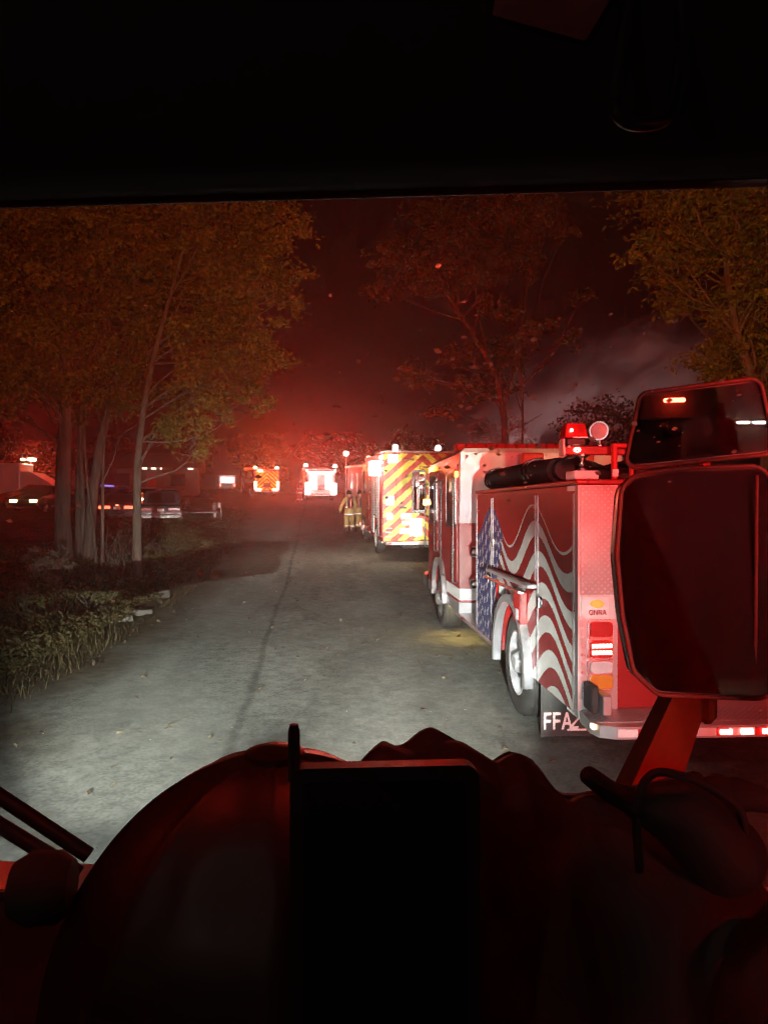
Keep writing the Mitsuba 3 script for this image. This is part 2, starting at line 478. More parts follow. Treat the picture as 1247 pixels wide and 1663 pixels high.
def scatter_leaves(blobs, per, size, rng, sub=.42, dense=30, tints=((.055, .085, .02), (.10, .12, .03)), droop=.5):
    """Leaf clusters on invisible twigs: many small sub-clumps on each blob, thicker towards its shell."""
    C, N, D, S, K = [], [], [], [], []
    for (x, y, z, r) in blobs:
        n_sub = max(3, int(round(dense * (r / 1.0) ** 2)))
        q = unit(rng.normal(size=(n_sub, 3))) * (rng.uniform(.25, 1.0, (n_sub, 1)) ** .55) * r * [1, 1, .85]
        for s in q:
            rs = sub * rng.uniform(.6, 1.3) * min(1, r / .5)
            k = max(4, int(per * rng.uniform(.5, 1.4)))
            # a spray: leaves along a few short twigs that point outwards and hang a little
            out = unit(s + rng.normal(size=3) * .4 * r + [0, 0, -.15 * r])
            t = rng.uniform(-.6, 1.0, (k, 1))
            p = np.array([x, y, z]) + s + out * t * rs + rng.normal(size=(k, 3)) * rs * [.38, .38, .26] - [0, 0, 1] * (t ** 2) * rs * .3
            C.append(p)
            N.append(unit(rng.normal(size=(k, 3)) * .7 + [0, 0, .8]))
            D.append(unit(out + rng.normal(size=(k, 3)) * .8 + [0, 0, -droop]))
            S.append(size * rng.uniform(.6, 1.3, k))
            tone = rng.uniform(0, 1)
            K.append(np.clip(tone + rng.normal(size=k) * .25, 0, 1))
    C, N, D, S, K = (np.concatenate(a) for a in (C, N, D, S, K))
    m = leaf_mesh(C, N, D, S)
    col = np.array(tints[0]) * (1 - K[:, None]) + np.array(tints[1]) * K[:, None]
    return m, np.repeat(col, 4, 0)


def limb(p0, p1, r0, r1, rng, sag=.12, n=7):
    p0, p1 = np.array(p0, float), np.array(p1, float)
    L = np.linalg.norm(p1 - p0)
    t = np.linspace(0, 1, n)[:, None]
    off = rng.normal(size=3) * L * sag
    p = p0 + (p1 - p0) * t + np.sin(t * np.pi) * off + np.sin(t * np.pi * 2.5) * rng.normal(size=3) * L * .03
    return tube(p, np.linspace(r0, r1, n), 7)


def tree(label, trunks, blobs, per=26, size=.13, group=None, tints=((.055, .085, .02), (.10, .12, .03)), seed=1, sub=.42, limbs=True, name='tree', attach=.35, bare=(), dense=30):
    """trunks: list of (points, radius at foot, radius at top). Limbs run from the nearest trunk to every blob."""
    rng = np.random.default_rng(seed)
    key = thing(name, label, 'tree', group=group)
    lines = []
    for k, (pts, r0, r1) in enumerate(trunks):
        pl = smooth_line(pts, 7)
        rr = np.linspace(r0, r1, len(pl))
        rr[:3] *= np.array([1.45, 1.18, 1.05])
        rr = rr * (1 + .07 * (meshkit.noise(pl * 2.3, seed + k) - .5))
        put(key, 'trunk' if k == 0 or r0 > .09 else 'limb', tube(pl, rr, 14), 'bark', smooth=True)
        lines.append((pl, rr))
    for pts, r0, r1 in bare:
        pl = smooth_line(pts, 5)
        put(key, 'limb', tube(pl, np.linspace(r0, r1, len(pl)), 6), 'bark', smooth=True)
    twigs = []
    if limbs:
        allp = np.vstack([l[0] for l in lines])
        allr = np.concatenate([l[1] for l in lines])
        for (x, y, z, r) in blobs:
            c = np.array([x, y, z])
            d = np.linalg.norm(allp - (c - [0, 0, attach * 2 + r]), axis=1) + np.maximum(0, allp[:, 2] - z + .1) * 4
            k = int(np.argmin(d))
            rad = min(allr[k] * .5, .022 + .02 * r)
            twigs.append(limb(allp[k], c, rad, .008, rng))
            for _ in range(5):
                twigs.append(limb(c - (c - allp[k]) * rng.uniform(.05, .35), c + unit(rng.normal(size=3) + [0, 0, .2]) * r * rng.uniform(.5, .9), rad * .4, .004, rng, n=5))
        put(key, 'branches', cat(twigs), 'bark', smooth=True)
    m, col = scatter_leaves(blobs, per, size, rng, sub, dense, tints)
    put(key, 'crown', m, 'leaf', color=col)
    return key


T1 = [[-10.58, 20.73, 10.3, 1.4], [-10.08, 20.69, 8.3, 1.4], [-9.18, 21.64, 9.48, 1.5], [-8.08, 20.56, 7.46, 1.3], [-9.18, 20.13, 6.35, 1.3], [-7.44, 21.52, 10.36, 1.5], [-7.24, 22.51, 9.1, 1.4], [-8.83, 21.62, 5.98, 0.8], [-7.97, 22.56, 6.9, 1.1], [-9.01, 21.63, 11.58, 1.6], [-7.26, 21.51, 12.11, 1.6], [-9.18, 21.64, 5.28, 0.55], [-7.86, 21.05, 5.55, 0.5], [-10.06, 21.69, 12.98, 1.5], [-8.14, 21.57, 13.68, 1.4]]
T2 = [[-5.47, 19.39, 9.41, 1.4], [-4.68, 19.34, 7.99, 1.3], [-6.09, 20.44, 7.13, 1.2], [-4.52, 19.33, 6.24, 1.0], [-5.37, 19.89, 5.38, 0.9], [-3.78, 18.78, 7.06, 1.1], [-4.64, 19.84, 9.93, 1.3], [-6.42, 20.46, 5.63, 0.7], [-4.83, 19.35, 11.15, 1.5], [-3.32, 18.75, 11.22, 1.3], [-3.89, 19.29, 4.98, 0.6]]
T3 = [[-3.14, 17.74, 8.54, 1.1], [-2.06, 17.17, 8.64, 1.0], [-1.43, 17.13, 7.79, 0.7], [-2.06, 17.17, 7.08, 0.95], [-2.77, 17.21, 5.81, 0.95], [-1.92, 17.16, 5.38, 0.7], [-3.05, 17.23, 4.81, 0.65], [-1.73, 16.65, 5.97, 0.55], [-3.58, 17.77, 4.17, 0.55], [-2.63, 18.21, 7.67, 1.0], [-1.13, 16.91, 8.49, 0.5], [-0.94, 16.7, 6.82, 0.3], [-1.62, 16.94, 4.71, 0.35], [-2.27, 17.18, 4.39, 0.4], [-2.96, 17.53, 9.62, 1.1], [-1.78, 17.15, 9.49, 0.9], [-1.13, 16.91, 7.44, 0.35], [-4.08, 18.1, 3.9, 0.4], [-3.14, 17.74, 3.66, 0.35], [-2.39, 16.99, 6.46, 0.8]]
M_ = [[1.84, 23.44, 9.78, 0.94], [3.08, 23.9, 10.56, 1.04], [4.86, 25.82, 11.93, 1.04], [5.98, 24.96, 11.84, 1.04], [6.34, 23.18, 11.55, 0.94], [1.42, 24.72, 9.4, 0.42], [3.82, 24.73, 10.04, 0.88], [4.83, 23.51, 9.87, 0.75], [6.54, 25.48, 10.76, 0.75], [2.63, 23.49, 9.22, 0.52], [4.79, 24.35, 8.91, 0.42], [5.71, 24.74, 8.83, 0.54], [4.1, 24.54, 7.2, 0.54], [3.03, 25.17, 6.68, 0.52], [4.6, 25.61, 6.45, 0.52], [6.29, 26.29, 7.48, 0.62], [6.13, 23.88, 7.69, 0.46], [6.92, 25.14, 8.31, 0.38], [8.21, 25.23, 7.93, 0.42], [8.05, 23.78, 8.97, 0.33], [3.36, 23.04, 5.08, 0.38], [5.64, 26.4, 7.93, 0.42], [6.99, 23.87, 8.11, 0.29], [2.51, 24.22, 6.4, 0.38], [5.36, 26.12, 6.11, 0.5], [6.02, 24.97, 6.32, 0.42], [2.36, 24.8, 10.86, 0.62], [4.19, 25.77, 12.32, 0.83], [5.12, 23.03, 12.04, 1.04], [7.15, 25.34, 13.3, 0.94], [2.94, 24.41, 11.86, 0.62], [7.22, 23.11, 10.96, 0.46]]
MB = [[[5.7, 24.68, 0.5], [5.7, 24.68, 4.23], [5.59, 24.69, 5.58], [5.28, 24.71, 6.73], [4.45, 24.76, 8.18], [3.62, 24.82, 9.43], [3.0, 24.86, 10.48], [2.37, 24.9, 10.89]], [[5.59, 24.69, 5.58], [4.45, 24.76, 6.1], [3.2, 24.85, 6.41], [2.58, 24.89, 6.56]], [[5.66, 24.69, 5.37], [6.01, 24.66, 6.73], [6.32, 24.64, 8.18], [6.49, 24.63, 9.85], [6.95, 24.6, 10.89], [7.15, 24.59, 12.14]], [[6.22, 24.65, 6.1], [7.36, 24.58, 7.35], [7.99, 24.54, 8.6], [8.3, 24.52, 9.12]], [[5.28, 24.71, 6.73], [4.83, 24.74, 8.39], [4.66, 24.75, 10.06], [4.7, 24.75, 11.52]], [[6.28, 24.65, 0.5], [6.28, 24.65, 5.68], [6.22, 24.65, 6.73], [6.01, 24.66, 7.56]], [[4.24, 24.78, 8.39], [3.0, 24.86, 8.81], [1.96, 24.93, 9.27], [1.37, 24.96, 9.48]], [[5.7, 24.68, 4.64], [6.32, 24.64, 4.85], [6.95, 24.6, 5.23]], [[4.66, 24.75, 7.81], [3.93, 24.8, 8.81], [3.2, 24.85, 9.75]]]
R_ = [[6.67, 15.52, 8.62, 0.52], [7.66, 16.16, 8.22, 0.78], [6.18, 14.37, 7.09, 0.47], [7.96, 15.36, 8.45, 0.78], [8.15, 14.48, 8.23, 0.78], [7.7, 15.66, 7.09, 0.65], [8.75, 15.55, 7.48, 0.78], [8.65, 14.24, 7.29, 0.78], [7.33, 15.92, 6.89, 0.39], [7.4, 15.46, 6.36, 0.34], [8.42, 15.46, 6.38, 0.58], [9.29, 15.77, 6.07, 0.65], [7.88, 14.84, 5.24, 0.47], [9.07, 15.62, 5.09, 0.52], [8.83, 15.95, 4.59, 0.39], [8.47, 13.95, 6.21, 0.65], [8.24, 15.91, 5.13, 0.34], [9.55, 14.64, 7.19, 0.78], [9.69, 14.85, 5.72, 0.78], [7.69, 14.11, 8.92, 0.9], [9.64, 15.43, 9.46, 0.9], [6.77, 14.55, 8.72, 0.65], [8.55, 15.95, 5.0, 0.39], [9.23, 14.35, 4.6, 0.65], [9.04, 15.11, 4.34, 0.39]]
MB = [[[p[0] * 1.4, p[1] * 1.4, 2.08 + (p[2] - 2.08) * 1.4] if p[2] > 1 else [p[0] * 1.4, p[1] * 1.4, float(PROFILE(p[1] * 1.4)) - .2] for p in b] for b in MB]
RB = [[[9.14, 14.94, -.1], [8.95, 14.95, 3.93], [8.62, 14.97, 4.96], [8.37, 14.99, 5.74], [8.17, 15.0, 6.9], [8.04, 15.01, 8.45]], [[8.75, 14.97, 4.44], [9.04, 14.95, 5.09], [9.4, 14.92, 6.25], [9.59, 14.91, 7.54]], [[8.5, 14.98, 5.48], [7.92, 15.02, 6.25], [7.27, 15.06, 7.16]]]
WARM = ((.095, .082, .020), (.19, .155, .042))


def foot(x, y):
    return float(elev(x, y)) - .12


tree('tall broad tree with the thickest trunk on the left verge', [([[-7.75, 21.6, foot(-7.75, 21.6)], [-7.78, 21.6, 2.4], [-7.7, 21.6, 5.0], [-7.75, 21.5, 8.0], [-7.9, 21.5, 11.5], [-8.0, 21.5, 13.6]], .25, .05),
     ([[-7.45, 21.9, foot(-7.45, 21.9)], [-7.42, 21.9, 3.0], [-7.25, 22.1, 5.5], [-7.1, 22.3, 8.5]], .10, .04)], [[x, y, z, r * 1.12] for x, y, z, r in T1], per=66, size=.17, tints=WARM, seed=11, sub=.44, dense=20)
tree('leaning forked tree right of the thick trunk on the left verge', [([[-6.75, 20.6, foot(-6.75, 20.6)], [-6.7, 20.6, 1.4], [-6.5, 20.4, 2.8], [-6.15, 20.2, 4.4], [-5.7, 19.9, 5.9], [-5.2, 19.6, 8.0], [-5.0, 19.5, 11.0]], .17, .04),
     ([[-6.95, 20.9, foot(-6.95, 20.9)], [-7.0, 20.9, 2.6], [-7.1, 21.0, 4.0], [-6.9, 20.9, 5.6], [-6.4, 20.6, 7.0]], .075, .03)], [[x, y, z, r * 1.08] for x, y, z, r in T2], per=66, size=.16, tints=WARM, seed=12, sub=.40, dense=21)
tree('slim straight trunked tree nearest the road on the left', [([[-4.72, 17.9, foot(-4.72, 17.9)], [-4.72, 17.9, 2.0], [-4.68, 17.9, 3.4], [-4.4, 17.8, 5.2], [-3.9, 17.7, 7.0], [-3.2, 17.6, 9.4]], .115, .03)], [[x, y, z, r * 1.05] for x, y, z, r in T3], per=60, size=.135, tints=WARM, seed=13, sub=.34, dense=25)
tree('young bare stemmed sapling with a side branch between the left trunks', [([[-6.05, 19.6, foot(-6.05, 19.6)], [-6.05, 19.6, 1.6], [-6.02, 19.6, 3.4], [-5.95, 19.6, 4.9]], .055, .02)], [[-5.9, 19.6, 5.0, .4], [-5.6, 19.5, 4.6, .3]], per=18, size=.12, tints=WARM, seed=14,
     bare=[([[-6.03, 19.6, 2.75], [-5.75, 19.5, 3.3], [-5.55, 19.5, 3.9], [-5.1, 19.4, 4.2]], .022, .008)])
tree('thin crooked sapling leaning left between the left trunks', [([[-6.3, 19.9, foot(-6.3, 19.9)], [-6.38, 19.9, 1.5], [-6.55, 19.9, 2.9], [-6.6, 19.9, 4.2]], .05, .018)], [[-6.6, 19.9, 4.3, .35]], per=16, size=.12, tints=WARM, seed=15)
tree('open crowned tree with bare fanning branches behind the flag engine', [(MB[0], .19, .035), (MB[5], .07, .02)], [[x * 1.4, y * 1.4, 2.08 + (z - 2.08) * 1.4, r * 1.4] for x, y, z, r in M_], per=26, size=.24, dense=21, tints=((.06, .06, .015), (.12, .11, .03)), seed=21, sub=.36,
     bare=[(b, .07 if k < 3 else .045, .014) for k, b in enumerate([MB[1], MB[2], MB[3], MB[4], MB[6], MB[7], MB[8]])])
tree('leafy tree overhanging the side mirrors at the right', [(RB[0], .15, .04)], [[x, y, z, r * 1.15] for x, y, z, r in R_], per=44, size=.14, tints=((.06, .07, .015), (.15, .15, .035)), seed=22, sub=.34, bare=[(RB[1], .06, .02), (RB[2], .05, .015)])
tree('low dark tree behind the roof beacon of the flag engine', [([[10.9, 30, foot(10.9, 30)], [10.9, 30, 3.5], [10.7, 30, 6.0]], .14, .05)], [[10.6, 29.6, 6.0, .9], [11.6, 30.2, 6.1, .9], [9.9, 30.1, 5.3, .8], [12.3, 29.8, 5.2, .9], [11.0, 30.3, 4.8, 1.0], [9.4, 29.9, 4.5, .7]], per=30, size=.15, seed=23, tints=((.03, .04, .012), (.06, .07, .02)))


def shrub(label, x, y, r, h, seed, per=22, size=.09, tints=((.045, .05, .02), (.12, .115, .05)), group=None, name='shrub'):
    rng = np.random.default_rng(seed)
    z0 = float(elev(x, y))
    key = thing(name, label, 'shrub', group=group)
    stems = [limb([x + rng.normal() * .05, y + rng.normal() * .05, z0 - .05], [x + rng.normal() * r * .5, y + rng.normal() * r * .5, z0 + h * rng.uniform(.6, .95)], .014, .004, rng, n=5) for _ in range(9)]
    put(key, 'stems', cat(stems), 'bark', smooth=True)
    blobs = [[x + rng.normal() * r * .42, y + rng.normal() * r * .42, z0 + h * rng.uniform(.3, .8), r * rng.uniform(.35, .6)] for _ in range(7)]
    m, col = scatter_leaves(blobs, per, size, rng, .2, 30, tints)
    put(key, 'foliage', m, 'leaf', color=col)


shrub('large rounded pale bush below the trunks on the left verge', -6.3, 16.9, .72, 1.25, 31, per=36, size=.08, tints=((.10, .095, .07), (.19, .175, .13)))
shrub('low bush at the foot of the slim left tree', -4.9, 19.4, .6, .9, 32)
shrub('bushy weed clump left of the white utility box', -6.9, 34.0, .8, 1.0, 33)
shrub('low bush at the road edge beyond the slim left tree', -4.7, 22.6, .8, .9, 34)
shrub('dense low bush behind the stone slabs on the verge', -4.8, 15.0, .5, .6, 35)
shrub('small bush left of the stone slabs', -5.6, 13.8, .5, .7, 36)
shrub('scrubby bush nearest the windscreen on the left verge', -5.6, 11.3, .55, .75, 37)
shrub('bush in the weeds left of the thick trunk', -8.6, 18.4, .7, .9, 38)
shrub('bush farther up the left verge, behind the slim tree', -5.6, 26.5, .8, 1.0, 39)
shrub('ragged bush behind the hose roll of the flag engine', 7.1, 28.0, .8, 4.3, 40, per=20, size=.13)

# weeds and grass on the left verge: nobody could count them
def weeds(n, xf, yf, rng, hmax=.38):
    C, N, D, S, K = [], [], [], [], []
    for _ in range(n):
        y = yf(rng)
        x = xf(rng, y)
        if xl(y) - .15 < x < xr(y):
            continue
        z = float(PROFILE(y)) + .02
        dense = meshkit.fbm(np.array([x * .8, y * .6, 3.0]), 3, 2)
        if dense < .40:
            continue
        h = hmax * (.3 + 1.1 * (dense - .3)) * rng.uniform(.5, 1.5)
        k = rng.integers(7, 15)
        t = rng.uniform(.1, 1, (k, 1))
        lean = rng.normal(size=3) * [.25, .25, 0]
        C.append(np.array([x, y, z + .03]) + (lean + [0, 0, 1]) * t * h + rng.normal(size=(k, 3)) * [.05, .05, .02])
        N.append(unit(rng.normal(size=(k, 3)) * .6 + [0, -.2, .7]))
        D.append(unit(rng.normal(size=(k, 3)) + [0, 0, .7]))
        S.append(rng.uniform(.05, .13, k))
        K.append(np.clip(rng.uniform(0, 1) + rng.normal(size=k) * .2, 0, 1))
    C, N, D, S, K = (np.concatenate(v) for v in (C, N, D, S, K))
    C[:, 2] += elev(C[:, 0], C[:, 1]) - PROFILE(C[:, 1])
    col = np.array([.026, .024, .011]) * (1 - K[:, None]) + np.array([.085, .068, .032]) * K[:, None]
    return leaf_mesh(C, N, D, S, aspect=.45), np.repeat(col, 4, 0)


wm, wc = weeds(8000, lambda r, y: float(xl(y)) + .3 - abs(r.normal()) * 2.6, lambda r: 6 + 36 * r.uniform() ** 1.4, np.random.default_rng(51))
labels['weeds'] = {'label': 'leafy weeds covering the left verge', 'category': 'weeds', 'kind': 'stuff'}
MATS['weeds'] = np.eye(4)
put('weeds', None, wm, 'weed', color=wc)


def blades(n, rng):
    V, F, c = [], [], 0
    y = 6 + 40 * rng.uniform(size=n) ** 1.3
    x = xl(y) + .35 - np.abs(rng.normal(size=n)) * 2.4
    x2 = xr(y) - .2 + np.abs(rng.normal(size=n)) * 2.0
    x = np.where(rng.uniform(size=n) < .78, x, x2)
    z = elev(x, y)
    tuft = rng.normal(size=(n, 3)) * [1, 1, 0]
    h = rng.uniform(.06, .34, n) * np.clip(-.7 + 2.6 * meshkit.fbm(np.stack([x * .7, y * .7, y * 0], 1), 3, 12), .12, 1.3)
    tip = np.stack([x, y, z + h], 1) + tuft * h[:, None] * .45
    side = unit(np.stack([rng.normal(size=n), rng.normal(size=n), y * 0], 1)) * .006
    b = np.stack([x, y, z - .02], 1)
    mid = (b + tip) / 2 + [0, 0, .02]
    v = np.stack([b - side, b + side, mid - side * .8, mid + side * .8, tip], 1).reshape(-1, 3)
    k = np.arange(n)[:, None] * 5
    f = np.stack([k + [0, 1, 3], k + [0, 3, 2], k + [2, 3, 4]], 1).reshape(-1, 3)
    t = rng.uniform(0, 1, (n, 1))
    col = np.array([.026, .024, .011]) * (1 - t) + np.array([.09, .07, .038]) * t
    return trimesh.Trimesh(v, f, process=False), np.repeat(col, 5, 0)


gm, gc = blades(15000, np.random.default_rng(52))
labels['grass'] = {'label': 'dry thin grass among the weeds of both verges', 'category': 'grass', 'kind': 'stuff'}
MATS['grass'] = np.eye(4)
put('grass', None, gm, 'weed', color=gc)

# tall dry stems at the verge
for k, (x, y, h) in enumerate([(-5.0, 18.6, 1.1), (-5.25, 18.2, .95), (-5.5, 18.9, 1.2), (-4.6, 20.3, .9)]):
    rng = np.random.default_rng(60 + k)
    key = thing('dry_plant', ['dry stalks right behind the slim left tree', 'short dry stalks left of the slim left tree', 'tallest dry stalks, left of the slim left tree', 'dry stalks farthest up the verge beyond the slim left tree'][k], 'plant', group='dry stalks on the left verge')
    z0 = float(elev(x, y))
    put(key, 'stems', cat([tube(smooth_line([[x + rng.normal() * .1, y, z0 - .03], [x + rng.normal() * .15, y + rng.normal() * .1, z0 + h * .5], [x + rng.normal() * .35, y + rng.normal() * .2, z0 + h * rng.uniform(.8, 1.1)]], 4), [.010, .009, .009, .008, .008, .007, .006, .005, .004], 5) for _ in range(7)]), 'bark', smooth=True)

# fallen leaves and bits on the road
rng = np.random.default_rng(53)
n = 420
yy = 4.5 + 30 * rng.uniform(size=n) ** 1.5
xx = xl(yy) + (xr(yy) - xl(yy)) * np.where(rng.uniform(size=n) < .5, rng.uniform(size=n) ** 2.2, rng.uniform(size=n))
lm = leaf_mesh(np.stack([xx, yy, PROFILE(yy) + .028], 1), unit(rng.normal(size=(n, 3)) * .35 + [0, 0, 1]), rng.normal(size=(n, 3)), rng.uniform(.04, .11, n), .6, .12)
t = rng.uniform(0, 1, (n, 1))
labels['leaf_litter'] = {'label': 'fallen leaves and scraps scattered over the road', 'category': 'leaves', 'kind': 'stuff'}
MATS['leaf_litter'] = np.eye(4)
put('leaf_litter', None, lm, 'weed', color=np.repeat(np.array([.03, .022, .014]) * (1 - t) + np.array([.24, .19, .12]) * t, 4, 0))

# broken slabs of stone at the road's edge
def slab(x, y, sx, sy, h, rot, seed, label):
    rng = np.random.default_rng(seed)
    n = 9
    a = np.sort(rng.uniform(0, 2 * np.pi, n))
    ring = np.stack([np.cos(a) * sx * rng.uniform(.75, 1, n), np.sin(a) * sy * rng.uniform(.75, 1, n)], 1)
    pts = np.vstack([np.c_[ring, np.zeros(n) - .06], np.c_[ring * .93, np.full(n, h) + rng.normal(size=n) * .012]])
    key = thing('stone_slab', label, 'stone', M=M_of(x, y, float(PROFILE(y)) + .02, rot, rng.uniform(-3, 3)))
    put(key, None, hull(pts), 'rock')


slab(-3.75, 14.3, .36, .16, .07, 8, 71, 'long flat stone slab lying nearest the road on the left verge')
slab(-4.05, 13.6, .42, .15, .08, -6, 72, 'broad cracked stone slab in front of the other slabs')
slab(-4.35, 14.6, .30, .14, .10, 20, 73, 'small tilted stone slab at the back of the slabs')
slab(-4.62, 13.3, .26, .13, .06, -15, 74, 'stone slab farthest left, half sunk in the verge')
slab(-3.9, 16.4, .30, .2, .16, 30, 75, 'rounded lump of stone below the slim left tree')

# trees far off, behind the trucks and the parked vehicles
# scrub beside the road behind us, seen only in the mirrors
tree('dark tree behind us at the right, seen only in the mirrors', [([[9.5, -9, -.1], [9.4, -9, 1.5], [9.6, -9.2, 3.4]], .16, .06)], [[9.2, -9, 3.0, 1.3], [10.3, -8.4, 2.2, 1.1], [8.8, -10, 1.8, 1.0], [9.8, -9.6, 4.2, 1.3], [11.2, -8.2, 3.2, 1.1]], per=30, size=.17, seed=24, tints=((.05, .05, .015), (.10, .09, .03)))
FAR = [(-8.5, 97, 7.4, 2.4, 'bushy tree standing behind and between the two far trucks'), (-20, 104, 8.5, 3.2, 'far tree left of the white van'), (-30, 96, 8.0, 3.4, 'far tree behind the parked cars at the left'),
       (2.5, 112, 9.5, 3.5, 'far tree right of the white lit truck'), (12, 106, 9.0, 3.6, 'far tree behind the rescue truck'), (-40, 84, 8.5, 3.6, 'far tree at the left, behind the red beacon'),
       (-2.5, 122, 10.0, 3.6, 'tallest far tree behind the white lit truck'), (-13.5, 118, 9.5, 3.4, 'far tree behind the yellow chevron truck'), (-28, 62, 6.0, 2.4, 'small leafy tree at the far left edge'), (-22.5, 57, 4.6, 1.8, 'low leafy tree right of the red beacon pole'), (20, 95, 10, 4, 'far tree behind the smoke')]
for k, (x, y, h, r, lab) in enumerate(FAR):
    rng = np.random.default_rng(80 + k)
    z0 = foot(x, y)
    bl = [[x + rng.normal() * r * .5, y + rng.normal() * r * .5, z0 + h * rng.uniform(.35, .9), r * rng.uniform(.3, .5)] for _ in range(12)]
    tree(lab, [([[x, y, z0], [x + .1, y, z0 + h * .4], [x + rng.normal() * .4, y, z0 + h * .8]], .2, .06)], bl, per=22, size=.40, tints=((.05, .05, .018), (.11, .10, .035)), seed=90 + k, sub=.7)

# ------------------------------------------------------------------ vehicle pieces
def wheel(P, face, y, z, r, side=-1, w=.28, rear=False, rim='polished_rim'):
    """A wheel whose outer face stands at x = face and looks to side (-1: left). Tyre, rim, hub and nuts."""
    s = -side
    def L(profile, n=40):
        m = lathe(profile, 'x', (0, 0, 0), n)
        if s < 0:
            m.apply_scale([-1, 1, 1])
            m.invert()
        m.apply_translation([face, y, z])
        return m
    wk = put(P, 'wheel', L([(r * .60, .02), (r * .66, .0), (r * .86, -.005), (r * .955, .012), (r, .05), (r, .08), (r * .985, .085), (r * .985, .095), (r, .10), (r, w - .10), (r * .985, w - .095), (r * .985, w - .085), (r, w - .08), (r, w - .05), (r * .95, w - .01), (r * .62, w), (r * .60, .02)], 56), 'rubber', smooth=40)
    if rear:
        prof = [(r * .62, .008), (r * .585, .0), (r * .56, .02), (r * .53, .10), (r * .44, .14), (r * .30, .145), (r * .24, .13), (r * .20, .02), (r * .14, -.03), (0, -.032)]
    else:
        prof = [(r * .62, .008), (r * .585, .0), (r * .56, .03), (r * .50, .05), (r * .42, .03), (r * .30, .0), (r * .25, -.01), (r * .22, -.06), (r * .12, -.085), (0, -.087)]
    put(wk, 'rim', L(prof), rim, smooth=50)
    nuts, rr = [], r * (.36 if rear else .34)
    depth = .12 if rear else -.005
    for k in range(10):
        a = k * math.pi / 5
        nuts.append(lathe([(0, -.028), (.014, -.028), (.016, 0), (0, 0)], 'x', (face + s * depth, y + rr * math.cos(a), z + rr * math.sin(a)), 8))
    put(wk, 'nuts', cat(nuts), 'chrome', smooth=40)
    return wk


def plate_uv(x0, x1, y, z0, z1, t=.012, front=-1):
    """A thin upright panel facing -y (front=-1) with uv in metres."""
    m = bx(x0, x1, y if front > 0 else y - t, y + t if front > 0 else y, z0, z1)
    return m, np.stack([m.vertices[:, 0], m.vertices[:, 2]], 1)


def put_plate(P, name, x0, x1, y, z0, z1, bsdf, t=.012, **k):
    m, uv = plate_uv(x0, x1, y, z0, z1, t)
    return put(P, name, m, bsdf, uv=uv, **k)


def lettering(P, text, height, x, y, z, bsdf, bold=True, slant=0.0, depth=.004, wide=.74):
    m = meshkit.text_mesh(text, height, depth, bold)
    v = m.vertices
    m.vertices = np.stack([x + wide * v[:, 0] + slant * v[:, 1], y - v[:, 2], z + v[:, 1]], 1)
    return put(P, 'lettering', m, bsdf)


# ------------------------------------------------------------------ the engine beside us, its flank printed with a waving flag
F = thing('fire_engine', 'nearest red fire engine, with a waving flag printed on its flank', 'fire engine')
arch = sg.Point(7.3, .50).buffer(.63, quad_segs=16)
arch_f = sg.Point(12.7, .50).buffer(.64, quad_segs=16)
prof = sg.box(5.40, .52, 9.32, 2.24).difference(arch).difference(sg.box(6.67, .3, 7.93, .6))
put(F, 'body', cat(prism(prof, .62, 'yz', 1.795), bx(2.415, 3.65, 5.62, 9.32, .54, 2.24), prism(prof, .62, 'yz', 3.65)), 'red_paint')
put(F, 'wheel_well', cat(bx(2.40, 2.412, 6.6, 8.0, .5, 1.2)), 'matte_black')
put(F, 'chassis', cat(bx(2.5, 3.6, 5.7, 14.2, .38, .56), bx(2.0, 4.0, 7.24, 7.36, .42, .56), bx(2.0, 4.0, 12.64, 12.76, .42, .56)), 'matte_black')
top_poly = lambda a, b, c, d: sg.box(a, c, b, d)
# compartment doors, proud of the body by 14 mm
for lab, (a, b, c, d), cut in (('tall front compartment door printed with white stars', (8.37, 9.29, .535, 2.20), None),
                                ('compartment door above the rear wheel, printed with waving stripes', (6.49, 8.33, 1.40, 2.20), None),
                                ('tall rear compartment door printed with waving stripes', (5.42, 6.45, .535, 2.20), None),
                                ('lower panel round the rear wheel, printed with waving stripes', (6.49, 8.33, .535, 1.33), arch.buffer(.02))):
    pl = sg.box(a, c, b, d).buffer(-.012).buffer(.012, quad_segs=3)
    if cut is not None:
        pl = pl.difference(cut).difference(sg.box(6.6, .3, 8.0, .62))
    parts_ = list(pl.geoms) if pl.geom_type != 'Polygon' else [pl]
    dk = put(F, 'compartment_door' if cut is None else 'side_panel', cat([prism(g, .016, 'yz', 1.779) for g in parts_]), 'flag_print', label=lab)
    if cut is None:
        hy = a + .10 if a > 8 else b - .12
        put(dk, 'handle', cat(lathe([(0, -.012), (.045, -.012), (.05, .0), (0, 0)], 'x', (1.779, hy, (c + d) / 2 - .12), 20), bx(1.745, 1.767, hy - .012, hy + .012, (c + d) / 2 - .17, (c + d) / 2 - .07, .006)), 'chrome', smooth=30)
        put(dk, 'trim', cat(bx(1.772, 1.7785, a + .005, a + .03, c + .02, d - .02), bx(1.772, 1.7785, b - .03, b - .005, c + .02, d - .02)), 'steel')
